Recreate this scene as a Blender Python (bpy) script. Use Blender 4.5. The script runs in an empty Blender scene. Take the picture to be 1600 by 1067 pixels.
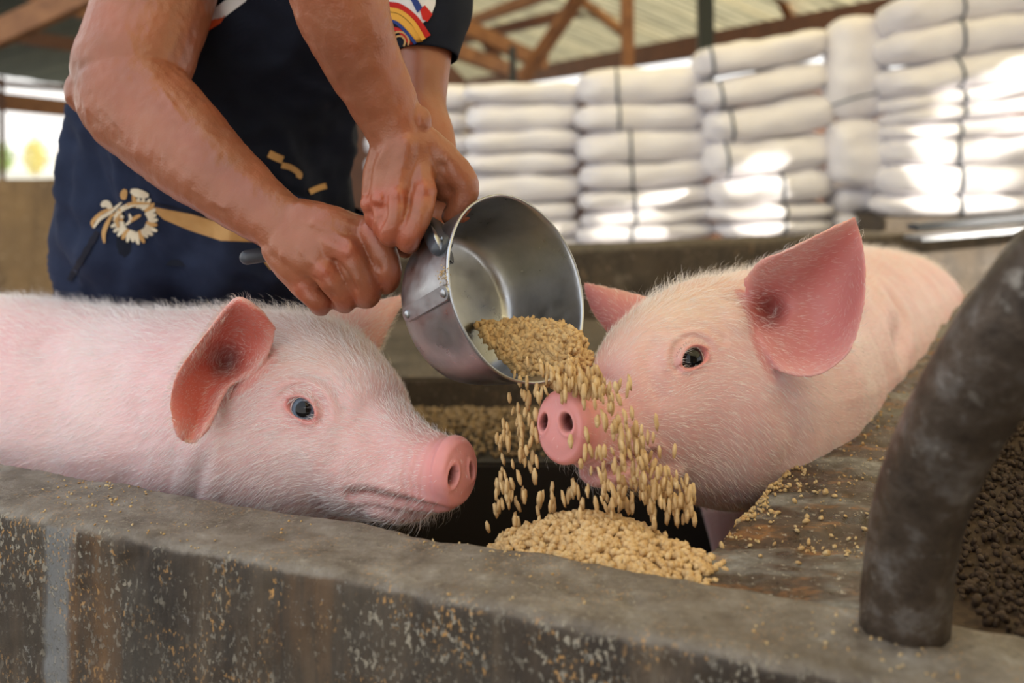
import bpy, bmesh, math, random
import numpy as np
from mathutils import Vector, Matrix, noise
from mathutils.bvhtree import BVHTree
from mathutils.kdtree import KDTree

random.seed(7); rng = np.random.default_rng(7)
S = bpy.context.scene
C = S.collection
CAMH, HORIZ, F = 1.10, 220.0, 1600.0

# ------------------------------------------------------------------ camera
cam_d = bpy.data.cameras.new('camera'); cam = bpy.data.objects.new('camera', cam_d); C.objects.link(cam)
cam.location = (0, 0, CAMH); cam.rotation_euler = (math.pi / 2, 0, 0)
cam_d.lens = 36; cam_d.sensor_width = 36; cam_d.shift_y = -(533.5 - HORIZ) / 1600.0
cam_d.clip_start = 0.02; cam_d.clip_end = 200
cam_d.dof.use_dof = True; cam_d.dof.focus_distance = 1.10; cam_d.dof.aperture_fstop = 3.3
S.camera = cam
# ------------------------------------------------------------------ world, sun, exposure
w = bpy.data.worlds.new('world'); S.world = w; w.use_nodes = True
nt = w.node_tree; nt.nodes.clear()
wo = nt.nodes.new('ShaderNodeOutputWorld'); bg = nt.nodes.new('ShaderNodeBackground')
tc = nt.nodes.new('ShaderNodeTexCoord'); sx = nt.nodes.new('ShaderNodeSeparateXYZ'); cr = nt.nodes.new('ShaderNodeValToRGB')
nt.links.new(tc.outputs['Generated'], sx.inputs[0]); nt.links.new(sx.outputs['Z'], cr.inputs[0])
cr.color_ramp.elements[0].position = 0.0; cr.color_ramp.elements[0].color = (1.0, .97, .92, 1)
cr.color_ramp.elements[1].position = 0.9; cr.color_ramp.elements[1].color = (.72, .84, 1.0, 1)
nt.links.new(cr.outputs[0], bg.inputs[0]); bg.inputs[1].default_value = 1.55
nt.links.new(bg.outputs[0], wo.inputs[0])
sun_d = bpy.data.lights.new('sun', 'SUN'); sun_d.energy = 12.0; sun_d.angle = math.radians(1.2); sun_d.color = (1, .93, .82)
sun = bpy.data.objects.new('sun', sun_d); C.objects.link(sun)
SUNV = Vector((.76, -.55, .27)).normalized()
sun.rotation_euler = SUNV.to_track_quat('Z', 'Y').to_euler()
S.view_settings.view_transform = 'Standard'; S.view_settings.look = 'None'
S.view_settings.gamma = 1.0; S.view_settings.use_curve_mapping = False
S.view_settings.exposure = 0.14

# ------------------------------------------------------------------ helpers
def W(px, py, Y):
    return Vector(((px - 800) / F * Y, Y, CAMH - (py - HORIZ) / F * Y))
EYE = Vector((0, 0, CAMH))
def ray(px, py): return (W(px, py, 1.0) - EYE).normalized()

def link(name, me, mat=None, parent=None):
    o = bpy.data.objects.new(name, me); C.objects.link(o)
    if mat is not None:
        me.materials.clear(); me.materials.append(mat)
    if parent is not None: o.parent = parent
    return o
def tag(o, label=None, cat=None, group=None, kind=None):
    if label: o['label'] = label
    if cat: o['category'] = cat
    if group: o['group'] = group
    if kind: o['kind'] = kind
    return o
def empty(name, loc=(0, 0, 0)):
    o = bpy.data.objects.new(name, None); C.objects.link(o); o.location = loc; o.empty_display_size = .05
    return o
def child(o, root):           # parent keeping world placement (root may be offset)
    o.parent = root; o.matrix_parent_inverse = Matrix.Translation(-Vector(root.location)); return o
def mesh_from(bm, name, smooth=True):
    me = bpy.data.meshes.new(name); bm.normal_update(); bm.to_mesh(me); bm.free()
    if smooth:
        me.polygons.foreach_set('use_smooth', [True] * len(me.polygons))
    return me
def pydata(name, v, f, smooth=True):
    me = bpy.data.meshes.new(name); me.from_pydata([tuple(p) for p in v], [], f); me.update()
    if smooth: me.polygons.foreach_set('use_smooth', [True] * len(me.polygons))
    return me

def catmull(pts, n):
    pts = [np.array(p, float) for p in pts]; out = []
    P = [2 * pts[0] - pts[1]] + pts + [2 * pts[-1] - pts[-2]]
    for i in range(1, len(P) - 2):
        for k in range(n):
            t = k / n; a, b, c, d = P[i - 1], P[i], P[i + 1], P[i + 2]
            out.append(.5 * ((2 * b) + (-a + c) * t + (2 * a - 5 * b + 4 * c - d) * t * t + (-a + 3 * b - 3 * c + d) * t ** 3))
    out.append(pts[-1]); return out

def ring_loft(bm, rings, cap=True):
    vr = [[bm.verts.new(p) for p in r] for r in rings]
    n = len(vr[0])
    for a, b in zip(vr[:-1], vr[1:]):
        for i in range(n):
            bm.faces.new((a[i], a[(i + 1) % n], b[(i + 1) % n], b[i]))
    if cap:
        bm.faces.new(vr[0][::-1]); bm.faces.new(vr[-1])
    return vr

def tube(bm, pts, n=16, sub=6, up=(0, 0, 1), ends=True):
    """pts: (x,y,z, ra, rb) ra = radius across 'side', rb = radius along 'up' ; rounded ends"""
    q = [tuple(p) if len(p) == 5 else tuple(p) + (p[3],) for p in pts]
    s = catmull(q, sub); cs = [Vector(p[:3]) for p in s]
    rings = []; N = len(s); up0 = Vector(up)
    def ring(c, t, ra, rb, u0):
        side = t.cross(u0)
        if side.length < 1e-4: side = t.cross(Vector((1, 0, 0)))
        side.normalize(); u = side.cross(t).normalized()
        return [c + side * (ra * math.cos(a)) + u * (rb * math.sin(a)) for a in [2 * math.pi * k / n for k in range(n)]]
    T = [(cs[min(i + 1, N - 1)] - cs[max(i - 1, 0)]).normalized() for i in range(N)]
    if ends:
        for k in (80, 60, 35, 15):
            a = math.radians(k); r = (s[0][3] + s[0][4]) / 2
            rings.append(ring(cs[0] - T[0] * r * math.sin(a), T[0], s[0][3] * math.cos(a), s[0][4] * math.cos(a), up0))
    for i in range(N): rings.append(ring(cs[i], T[i], max(s[i][3], 1e-4), max(s[i][4], 1e-4), up0))
    if ends:
        for k in (15, 35, 60, 80):
            a = math.radians(k); r = (s[-1][3] + s[-1][4]) / 2
            rings.append(ring(cs[-1] + T[-1] * r * math.sin(a), T[-1], s[-1][3] * math.cos(a), s[-1][4] * math.cos(a), up0))
    ring_loft(bm, rings)
def ellipsoid(bm, c, r, rot=None, sub=3):
    g = bmesh.ops.create_icosphere(bm, subdivisions=sub, radius=1)
    M = Matrix.Translation(c) @ (rot.to_4x4() if rot else Matrix.Identity(4)) @ Matrix.Diagonal((r[0], r[1], r[2], 1))
    bmesh.ops.transform(bm, matrix=M, verts=g['verts'])
def box(bm, c, size, rot=None, bevel=0):
    g = bmesh.ops.create_cube(bm, size=1)
    M = Matrix.Translation(c) @ (rot.to_4x4() if rot else Matrix.Identity(4)) @ Matrix.Diagonal((size[0], size[1], size[2], 1))
    bmesh.ops.transform(bm, matrix=M, verts=g['verts'])
    if bevel:
        es = list({e for v in g['verts'] for e in v.link_edges})
        bmesh.ops.bevel(bm, geom=es, offset=bevel, segments=2, affect='EDGES')
def beam(bm, a, b, wd, ht, bevel=.004):
    a = Vector(a); b = Vector(b); d = b - a; L = d.length; x = d / L
    z = Vector((0, 0, 1)) if abs(x.z) < .9 else Vector((0, 1, 0))
    y = z.cross(x).normalized(); z = x.cross(y)
    box(bm, (a + b) / 2, (L, wd, ht), Matrix((x, y, z)).transposed(), bevel)

def remesh(bm, voxel, smooth=4, fac=.5):
    me = bpy.data.meshes.new('tmp'); bm.to_mesh(me); bm.free()
    o = bpy.data.objects.new('tmp', me); C.objects.link(o)
    m = o.modifiers.new('r', 'REMESH'); m.mode = 'VOXEL'; m.voxel_size = voxel; m.adaptivity = 0
    if smooth:
        s = o.modifiers.new('s', 'SMOOTH'); s.iterations = smooth; s.factor = fac
    dg = bpy.context.evaluated_depsgraph_get(); dg.update()
    out = bpy.data.meshes.new_from_object(o.evaluated_get(dg))
    bpy.data.objects.remove(o); bpy.data.meshes.remove(me)
    out.polygons.foreach_set('use_smooth', [True] * len(out.polygons))
    return out
def verts_np(me):
    a = np.empty(len(me.vertices) * 3, np.float32); me.vertices.foreach_get('co', a); return a.reshape(-1, 3).astype(float)
def norms_np(me):
    a = np.empty(len(me.vertices) * 3, np.float32); me.vertices.foreach_get('normal', a); return a.reshape(-1, 3).astype(float)
def set_verts(me, a):
    me.vertices.foreach_set('co', a.astype(np.float32).ravel()); me.update()
def bvh_of(me):
    return BVHTree.FromPolygons([v.co[:] for v in me.vertices], [p.vertices[:] for p in me.polygons])
def set_col(me, col):
    at = me.color_attributes.new('Col', 'FLOAT_COLOR', 'POINT')
    c4 = np.ones((len(col), 4), np.float32); c4[:, :3] = col; at.data.foreach_set('color', c4.ravel())
def vnoise(P, s, seed=0):      # cheap vectorised smooth value noise in [-1,1]
    Q = P * s + seed * 17.3; i = np.floor(Q).astype(np.int64); f = Q - i; f = f * f * (3 - 2 * f)
    def h(a):
        n = (a[:, 0] * 73856093) ^ (a[:, 1] * 19349663) ^ (a[:, 2] * 83492791) ^ (seed * 2654435)
        n = (n ^ (n >> 13)) * 1274126177; n = n & 0x7fffffff
        return (n % 65536) / 32768.0 - 1
    r = 0
    for dx in (0, 1):
        for dy in (0, 1):
            for dz in (0, 1):
                wgt = (f[:, 0] if dx else 1 - f[:, 0]) * (f[:, 1] if dy else 1 - f[:, 1]) * (f[:, 2] if dz else 1 - f[:, 2])
                r = r + wgt * h(i + np.array([dx, dy, dz]))
    return r
def fbm(P, s, o=4, seed=0, g=.5):
    r = 0; a = 1
    for k in range(o): r = r + a * vnoise(P, s * 2 ** k, seed + k); a *= g
    return r
def gauss(d, s): return np.exp(-(d / s) ** 2)
def poly_dist(P, pl):
    best = np.full(len(P), 1e9)
    for a, b in zip(pl[:-1], pl[1:]):
        a = np.array(a); b = np.array(b); ab = b - a
        t = np.clip(((P - a) @ ab) / (ab @ ab), 0, 1)
        best = np.minimum(best, np.linalg.norm(P - (a + t[:, None] * ab), axis=1))
    return best

# ------------------------------------------------------------------ materials
def mat(name, base=(.5, .5, .5), rough=.6, metal=0, spec=.5, **kw):
    m = bpy.data.materials.new(name); m.use_nodes = True
    b = m.node_tree.nodes['Principled BSDF']
    b.inputs['Base Color'].default_value = (*base, 1); b.inputs['Roughness'].default_value = rough
    b.inputs['Metallic'].default_value = metal; b.inputs['Specular IOR Level'].default_value = spec
    for k, v in kw.items(): b.inputs[k.replace('_', ' ')].default_value = v
    return m
class N:      # tiny node-graph helper
    def __init__(s, m): s.t = m.node_tree; s.b = s.t.nodes['Principled BSDF']
    def coord(s, scale=(1, 1, 1), rot=(0, 0, 0)):
        t = s.t.nodes.new('ShaderNodeTexCoord'); mp = s.t.nodes.new('ShaderNodeMapping')
        g = s.t.nodes.new('ShaderNodeNewGeometry')
        mp.inputs['Scale'].default_value = scale; mp.inputs['Rotation'].default_value = rot
        s.t.links.new(t.outputs['Object'], mp.inputs[0]); return mp.outputs[0]
    def noise(s, vec, sc, det=5, rough=.6, dist=0):
        n = s.t.nodes.new('ShaderNodeTexNoise'); n.inputs['Scale'].default_value = sc; n.inputs['Detail'].default_value = det
        n.inputs['Roughness'].default_value = rough; n.inputs['Distortion'].default_value = dist
        s.t.links.new(vec, n.inputs['Vector']); return n.outputs[0]
    def vor(s, vec, sc, out='Distance'):
        n = s.t.nodes.new('ShaderNodeTexVoronoi'); n.inputs['Scale'].default_value = sc
        s.t.links.new(vec, n.inputs['Vector']); return n.outputs[out]
    def ramp(s, fac, stops):
        n = s.t.nodes.new('ShaderNodeValToRGB'); e = n.color_ramp.elements
        while len(e) > 1: e.remove(e[-1])
        for i, (p, c) in enumerate(stops):
            el = e[0] if i == 0 else e.new(p)
            el.position = p; el.color = (*c, 1) if isinstance(c, tuple) else (c, c, c, 1)
        s.t.links.new(fac, n.inputs[0]); return n.outputs[0]
    def mix(s, fac, a, b, mode='MIX'):
        n = s.t.nodes.new('ShaderNodeMix'); n.data_type = 'RGBA'; n.blend_type = mode
        for i, v in ((0, fac), (6, a), (7, b)):
            if hasattr(v, 'links') or hasattr(v, 'is_linked'): s.t.links.new(v, n.inputs[i])
            elif isinstance(v, tuple): n.inputs[i].default_value = (*v, 1)
            else: n.inputs[i].default_value = v
        return n.outputs[2]
    def attr(s, name='Col'):
        n = s.t.nodes.new('ShaderNodeAttribute'); n.attribute_name = name; return n.outputs['Color']
    def bump(s, h, strength=.3, dist=.005):
        n = s.t.nodes.new('ShaderNodeBump'); n.inputs['Strength'].default_value = strength; n.inputs['Distance'].default_value = dist
        s.t.links.new(h, n.inputs['Height']); s.t.links.new(n.outputs[0], s.b.inputs['Normal']); return n
    def set(s, k, v): s.t.links.new(v, s.b.inputs[k])

def m_concrete(name, dark, mid, pale, ochre, streak=True, sc=1.0, wet=.6):
    m = mat(name, mid, .7); g = N(m); c = g.coord((1, 1, 1))
    n1 = g.noise(c, 6 * sc, 8, .65); base = g.ramp(n1, [(.32, dark), (.52, mid), (.72, tuple(x * 1.35 for x in mid))])
    cs = g.coord((1, 1, .16)) if streak else c
    n2 = g.noise(cs, 38 * sc, 6, .7); col = g.mix(g.ramp(n2, [(.5, 0.0), (.66, .75)]), base, dark)
    n3 = g.noise(c, 16 * sc, 9, .78); col = g.mix(g.ramp(n3, [(.56, 0.0), (.64, .8)]), col, pale)
    cf = g.coord((1, 1, .45)) if streak else c
    n4 = g.noise(cf, 75 * sc, 4, .6); n5 = g.noise(c, 9 * sc, 3)
    f = g.mix(1.0, g.ramp(n4, [(.60, 0.0), (.66, 1.0)]), g.ramp(n5, [(.45, 0.0), (.58, 1.0)]), 'MULTIPLY')
    col = g.mix(f, col, ochre)
    n6 = g.noise(c, 120 * sc, 3); col = g.mix(g.ramp(n6, [(.62, 0.0), (.68, .7)]), col, tuple(min(1, x * 1.5) for x in pale))
    g.set('Base Color', col)
    g.set('Roughness', g.ramp(n1, [(.3, wet - .2), (.7, wet + .25)]))
    hb = g.mix(.5, n2, n3); g.bump(g.mix(.4, hb, n6), .55, .006)
    return m
M = {}
def m_wall():
    m = mat('weathered concrete', (.1, .08, .06), .7); g = N(m); c = g.coord(); t = g.t
    def math_(op, a_, b_=0.0):
        n = t.nodes.new('ShaderNodeMath'); n.operation = op
        for i, v in ((0, a_), (1, b_)):
            if isinstance(v, (int, float)): n.inputs[i].default_value = v
            else: t.links.new(v, n.inputs[i])
        return n.outputs[0]
    sep = t.nodes.new('ShaderNodeSeparateXYZ'); t.links.new(c, sep.inputs[0])
    geo = t.nodes.new('ShaderNodeNewGeometry'); sn = t.nodes.new('ShaderNodeSeparateXYZ'); t.links.new(geo.outputs['Normal'], sn.inputs[0])
    cs = g.coord((1, 1, .13)); cm = g.coord((1, 1, .62))
    big = g.noise(c, 5, 6, .6)
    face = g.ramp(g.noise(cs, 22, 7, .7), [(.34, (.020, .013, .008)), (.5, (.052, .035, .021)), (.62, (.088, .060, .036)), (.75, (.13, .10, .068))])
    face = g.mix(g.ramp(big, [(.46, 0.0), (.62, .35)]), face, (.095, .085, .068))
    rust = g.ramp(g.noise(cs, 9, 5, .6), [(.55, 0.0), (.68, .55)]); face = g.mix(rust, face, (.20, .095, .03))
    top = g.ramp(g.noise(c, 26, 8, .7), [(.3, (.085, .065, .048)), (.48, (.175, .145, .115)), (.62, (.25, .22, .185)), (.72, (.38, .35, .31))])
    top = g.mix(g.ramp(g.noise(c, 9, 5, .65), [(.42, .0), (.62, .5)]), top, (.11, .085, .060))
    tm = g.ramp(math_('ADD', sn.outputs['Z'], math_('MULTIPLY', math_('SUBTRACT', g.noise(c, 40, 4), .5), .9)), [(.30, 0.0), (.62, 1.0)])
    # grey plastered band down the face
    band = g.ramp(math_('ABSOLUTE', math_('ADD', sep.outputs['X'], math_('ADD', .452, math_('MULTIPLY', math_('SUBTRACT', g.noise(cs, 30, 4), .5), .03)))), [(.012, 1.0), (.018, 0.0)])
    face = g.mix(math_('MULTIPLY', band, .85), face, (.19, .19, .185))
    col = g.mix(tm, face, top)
    # pale and ochre flecks, crowded under the edge
    edge = g.ramp(sep.outputs['Z'], [(.48, .30), (.62, .5), (.70, 1.0), (.722, .35)])
    f1 = g.ramp(g.noise(cm, 210, 3, .6), [(.55, 0.0), (.59, 1.0)]); c1 = g.ramp(g.noise(c, 12, 4, .7), [(.44, 0.0), (.56, 1.0)])
    k1 = math_('MULTIPLY', math_('MULTIPLY', f1, c1), edge); col = g.mix(math_('MULTIPLY', k1, .85), col, g.ramp(g.noise(c, 50, 2), [(.4, (.27, .24, .19)), (.6, (.42, .37, .28))]))
    f2 = g.ramp(g.noise(cm, 280, 3, .5), [(.59, 0.0), (.63, 1.0)]); c2 = g.ramp(g.noise(c, 17, 3), [(.47, 0.0), (.57, 1.0)])
    k2 = math_('MULTIPLY', math_('MULTIPLY', f2, c2), edge); col = g.mix(k2, col, (.50, .27, .09))
    f3 = g.ramp(g.noise(c, 60, 6, .8), [(.62, 0.0), (.67, .6)]); col = g.mix(f3, col, (.30, .285, .25))
    f4 = g.ramp(g.noise(c, 70, 5, .7), [(.30, .7), (.36, 0.0)]); col = g.mix(f4, col, (.025, .02, .016))
    g.set('Base Color', col); g.set('Roughness', g.ramp(big, [(.3, .55), (.7, .85)]))
    g.bump(g.mix(.5, g.noise(cm, 60, 7, .75), k1), .8, .006); return m
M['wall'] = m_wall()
def m_div():
    m = mat('wet rusty concrete', (.1, .08, .06), .5); g = N(m); c = g.coord(); ra = g.coord((.75, 2.2, 1), (0, 0, math.radians(32.5)))
    n0 = g.noise(c, 30, 8, .7); col = g.ramp(n0, [(.3, (.024, .015, .009)), (.5, (.060, .040, .027)), (.7, (.11, .083, .062))])
    band = g.noise(ra, 5.5, 6, .62, .4); bm_ = g.ramp(band, [(.52, 0.0), (.62, .85)])
    pale = g.ramp(g.noise(c, 60, 6, .75), [(.35, (.13, .12, .105)), (.6, (.27, .265, .25)), (.75, (.40, .39, .37))]); col = g.mix(bm_, col, pale)
    rust = g.mix(1.0, g.ramp(g.noise(ra, 14, 5, .7), [(.54, 0.0), (.62, .8)]), g.ramp(n0, [(.4, 0.0), (.6, 1.0)]), 'MULTIPLY'); col = g.mix(rust, col, (.30, .13, .035))
    fl = g.ramp(g.noise(c, 150, 5, .7), [(.61, 0.0), (.65, .85)]); col = g.mix(fl, col, (.46, .42, .34))
    g.set('Base Color', col); g.set('Roughness', g.mix(bm_, g.ramp(n0, [(.35, .22), (.65, .45)]), (.7, .7, .7))); g.bump(g.mix(.5, g.noise(c, 55, 8, .75), band), .8, .006); return m
M['divider'] = m_div()
M['backwall'] = m_concrete('old brown concrete', (.028, .020, .013), (.075, .055, .036), (.15, .12, .09), (.15, .10, .055), True, .7, .7)
M['penfloor'] = mat('shade dark pen floor', (.012, .009, .007), .7)  # near-black colour has the shade inside the pen put into it
M['inner'] = mat('near black concrete', (.018, .013, .010), .75)  # even near-black tone for the inner trough block

def m_pig():
    m = mat('pig skin', (.7, .4, .36), .5, spec=.35); g = N(m); c = g.coord()
    a = g.attr(); n = g.noise(c, 28, 6, .65); n2 = g.noise(c, 220, 3)
    col = g.mix(g.ramp(n, [(.35, 0.0), (.68, .35)]), a, g.mix(1.0, a, (1.0, .80, .78), 'MULTIPLY'))
    g.set('Base Color', col); g.bump(g.mix(.5, n2, g.noise(c, 90, 4)), .25, .002)
    g.b.inputs['Subsurface Weight'].default_value = .35; g.b.inputs['Subsurface Radius'].default_value = (1, .32, .2)
    g.b.inputs['Subsurface Scale'].default_value = .008
    return m
M['pig'] = m_pig()
M['fur'] = mat('white bristle', (.85, .78, .75), .45, spec=.3)
def m_skin():
    m = mat('tanned skin', (.40, .17, .09), .36, spec=.55); g = N(m); c = g.coord()
    a = g.attr(); n = g.noise(c, 22, 6, .6); n2 = g.noise(c, 260, 4); n3 = g.vor(c, 380)
    col = g.mix(g.ramp(n, [(.35, 0.0), (.7, .5)]), a, g.mix(1.0, a, (1.1, .80, .74), 'MULTIPLY'))
    g.set('Base Color', col); g.bump(g.mix(.5, n2, n3), .22, .0018)
    g.b.inputs['Subsurface Weight'].default_value = .15; g.b.inputs['Subsurface Radius'].default_value = (1, .3, .15)
    g.b.inputs['Subsurface Scale'].default_value = .005
    return m
M['skin'] = m_skin()
def m_cloth(name, col, col2, sc=600):
    m = mat(name, col, .85, spec=.2); g = N(m); c = g.coord(); n = g.noise(c, 9, 5, .6)
    g.set('Base Color', g.ramp(n, [(.35, col), (.7, col2)])); g.bump(g.noise(c, sc, 2), .3, .001)
    g.b.inputs['Sheen Weight'].default_value = .0
    return m
M['shirt'] = m_cloth('black shirt cloth', (.006, .008, .014), (.011, .014, .026))
M['apron'] = m_cloth('navy apron cloth', (.010, .015, .036), (.022, .032, .066))
M['gold'] = m_cloth('ochre embroidery', (.42, .22, .07), (.62, .38, .16))
M['cream'] = m_cloth('cream embroidery', (.60, .50, .34), (.75, .68, .52))
M['white_cloth'] = m_cloth('white cloth', (.7, .68, .66), (.8, .78, .75))
M['orange'] = m_cloth('orange print', (.65, .09, .03), (.70, .13, .04))
M['red'] = m_cloth('red print', (.50, .02, .02), (.55, .03, .02))
M['yellow'] = m_cloth('yellow print', (.75, .36, .05), (.80, .42, .07))
M['blue'] = m_cloth('blue print', (.03, .05, .20), (.03, .06, .22))
M['cord'] = m_cloth('dark cord', (.010, .011, .018), (.018, .018, .028))
def m_metal(name, col, r0, r1, stretch=(1, 1, 1)):
    m = mat(name, col, .3, 1); g = N(m); c = g.coord(stretch); n = g.noise(c, 14, 7, .7)
    g.set('Base Color', g.ramp(n, [(.3, tuple(x * .72 for x in col)), (.7, col)]))
    g.set('Roughness', g.ramp(g.noise(c, 40, 6, .7), [(.3, r0), (.7, r1)])); g.bump(g.noise(c, 90, 5), .12, .001)
    return m
M['alu'] = m_metal('scratched aluminium', (.50, .51, .53), .24, .46)
M['grip'] = mat('dark grey grip', (.05, .055, .065), .38)
def m_pipe():
    m = mat('weathered iron pipe', (.10, .085, .07), .45, .55); g = N(m); c = g.coord(); n = g.noise(c, 13, 8, .7); n2 = g.noise(c, 45, 5, .7)
    col = g.ramp(n, [(.34, (.030, .021, .015)), (.5, (.085, .062, .045)), (.58, (.17, .15, .135)), (.68, (.10, .06, .035))])
    col = g.mix(g.ramp(n2, [(.6, 0.0), (.7, .7)]), col, (.34, .31, .27))
    g.set('Base Color', col); g.set('Roughness', g.ramp(n, [(.3, .58), (.62, .30)])); g.bump(g.mix(.5, n, n2), .7, .008); return m
M['pipe'] = m_pipe()
def m_feed(name, a, b, c3):
    m = mat(name, b, .75, spec=.25); g = N(m); c = g.coord()
    v = g.vor(c, 140, 'Color'); n = g.noise(c, 170, 3)
    g.set('Base Color', g.mix(g.ramp(n, [(.35, 0.0), (.65, .6)]), g.ramp(v, [(0.0, a), (.5, b), (1.0, c3)]), b)); g.bump(n, .3, .001); return m
M['feed'] = m_feed('feed pellets', (.45, .27, .11), (.60, .40, .19), (.70, .52, .28))
M['crumb'] = m_feed('old feed crumbs', (.40, .20, .07), (.52, .36, .17), (.66, .54, .34))
M['dimfeed'] = m_feed('shade dimmed feed', (.16, .10, .045), (.24, .16, .08), (.32, .23, .13))  # feed colour dimmed to stand for shade at the back of the pen
M['darkfeed'] = m_feed('dark damp feed', (.022, .012, .007), (.045, .026, .014), (.08, .05, .028))
def m_sack():
    m = mat('woven white sack', (.74, .70, .70), .38, spec=.5); g = N(m); c = g.coord()
    n = g.noise(c, 4, 5); g.set('Base Color', g.ramp(n, [(.3, (.78, .75, .78)), (.7, (.88, .86, .88))]))
    g.bump(g.noise(c, 9, 6, .65), .35, .02); return m
M['sack'] = m_sack(); M['strap'] = mat('dark blue strap', (.03, .06, .10), .5)
def m_wood(name, a, b):
    m = mat(name, a, .6); g = N(m); c = g.coord((1, 1, 1)); n = g.noise(c, 7, 8, .65, .6)
    g.set('Base Color', g.ramp(n, [(.3, a), (.7, b)])); g.bump(n, .3, .004); return m
M['wood'] = m_wood('warm brown timber', (.16, .06, .02), (.34, .15, .055))
M['wood_dark'] = m_wood('dark brown timber', (.075, .028, .012), (.15, .06, .026))
def m_sheet(name, col, trans, tw):
    m = bpy.data.materials.new(name); m.use_nodes = True; t = m.node_tree; b = t.nodes['Principled BSDF']; o = t.nodes['Material Output']
    b.inputs['Roughness'].default_value = .55; g = N(m); c = g.coord(); n = g.noise(c, 3, 6, .65)
    sep = t.nodes.new('ShaderNodeSeparateXYZ'); t.links.new(c, sep.inputs[0])
    sn = t.nodes.new('ShaderNodeMath'); sn.operation = 'MULTIPLY'; sn.inputs[1].default_value = 2 * math.pi / .137; t.links.new(sep.outputs['X'], sn.inputs[0])
    cs_ = t.nodes.new('ShaderNodeMath'); cs_.operation = 'COSINE'; t.links.new(sn.outputs[0], cs_.inputs[0])
    ad = t.nodes.new('ShaderNodeMath'); ad.operation = 'MULTIPLY_ADD'; ad.inputs[1].default_value = .5; ad.inputs[2].default_value = .5; t.links.new(cs_.outputs[0], ad.inputs[0])
    rib = g.ramp(ad.outputs[0], [(.0, .42), (.25, .55), (.6, 1.0)]); st_n = g.ramp(g.noise(g.coord((1, .25, 1)), 5, 6, .7), [(.32, .5), (.58, 1.0)])  # ribs darker in the valleys, with streaky stains along the sheet
    rib_stain = g.mix(1.0, rib, st_n, 'MULTIPLY')
    g.set('Base Color', g.mix(1.0, g.ramp(n, [(.3, tuple(x * .6 for x in col)), (.7, col)]), rib_stain, 'MULTIPLY'))
    if tw:
        tr = t.nodes.new('ShaderNodeBsdfTranslucent'); t.links.new(g.mix(1.0, trans, rib_stain, 'MULTIPLY'), tr.inputs[0])
        mx = t.nodes.new('ShaderNodeMixShader'); mx.inputs[0].default_value = tw
        t.links.new(b.outputs[0], mx.inputs[1]); t.links.new(tr.outputs[0], mx.inputs[2]); t.links.new(mx.outputs[0], o.inputs[0])
    return m
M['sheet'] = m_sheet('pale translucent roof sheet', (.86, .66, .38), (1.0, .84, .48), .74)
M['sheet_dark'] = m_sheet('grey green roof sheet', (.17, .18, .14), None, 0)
M['ground'] = mat('pale dry ground', (.52, .48, .38), .9)
M['leaf'] = mat('leaf green', (.16, .24, .05), .6)
M['steel_black'] = mat('black painted steel', (.012, .018, .016), .4)
M['floor'] = mat('grey barn floor', (.11, .095, .08), .8)
M['plaster'] = m_concrete('tan rendered wall', (.16, .10, .05), (.27, .17, .08), (.34, .24, .13), (.24, .15, .08), True, .3, .8)

# ================================================================== SETTING
def sweep(name, p0, p1, prof, steps, m, amp=.003, z1=0.0, fine=14):
    """prof: list of (across, z) from the front foot over the top to the back foot; across measured along the wall's horizontal normal."""
    p0 = Vector(p0); p1 = Vector(p1); d = (p1 - p0); L = d.length; d.normalize(); nrm = Vector((-d.y, d.x, 0))
    pr = [Vector(p) for p in prof]
    V = []; NO = []
    for i in range(steps + 1):
        t = i / steps; c = p0 + d * (L * t)
        for k, (a, z) in enumerate(pr):
            V.append(c + nrm * a + Vector((0, 0, z + z1 * t)))
            a0 = pr[max(k - 1, 0)]; a1 = pr[min(k + 1, len(pr) - 1)]; tt = (a1 - a0).normalized()
            NO.append(nrm * (-tt.y) + Vector((0, 0, tt.x)))
    V = np.array(V); NO = np.array(NO)
    h = fbm(V, fine, 5, 3, .6)
    pit = np.clip(fbm(V, 45, 2, 9) - .55, 0, 1)
    V = V + NO * (h * amp - pit * amp * 2.5)[:, None]
    n = len(pr); fcs = []
    for i in range(steps):
        for k in range(n - 1):
            a = i * n + k; fcs.append((a, a + n, a + n + 1, a + 1))
    me = pydata(name, V, fcs)
    return link(name, me, m)
def profile(h, th, r=.012, ds=.006, foot=0.0, dense=.42):
    pts = []; z = foot
    zs = list(np.linspace(foot, h - dense, 4, endpoint=False)) + list(np.arange(h - dense, h - r, ds))
    pts += [(0, z) for z in zs]
    for a in np.linspace(0, 90, 5): pts.append((r - r * math.cos(math.radians(a)), h - r + r * math.sin(math.radians(a))))
    pts += [(x, h) for x in np.arange(r + ds, th - r, ds)]
    for a in np.linspace(90, 0, 5): pts.append((th - r + r * math.cos(math.radians(a)), h - r + r * math.sin(math.radians(a))))
    pts += [(th, z) for z in (h - .1, h - .3, foot)]
    return pts
WT = .72                                             # top of the pen wall
FL = Vector((-1.9, 1.067 + .425 * 1.37 - .08, 0)) # front foot line (camera side) of front wall
def front_line(X): return 1.067 - .425 * (X + .533) - .010
a = Vector((-2.2, front_line(-2.2), 0)); b = Vector((1.2, front_line(1.2), 0))
# separate materials for face and top come from one mesh: two material slots
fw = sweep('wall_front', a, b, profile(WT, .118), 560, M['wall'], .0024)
fw['kind'] = 'structure'
# divider between the two pens: left (pen-side) edge runs (.229,1.048)->(1.21,2.585)
dl0 = Vector((.229, 1.048)); dd = Vector((1.21 - .229, 2.585 - 1.048)); dlen = dd.length; dd.normalize(); dn = Vector((dd.y, -dd.x))
DW = .182
s0 = dl0 - dd * .16; s1 = dl0 + dd * 2.35
right0 = s0 + dn * DW; right1 = s1 + dn * DW
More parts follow.
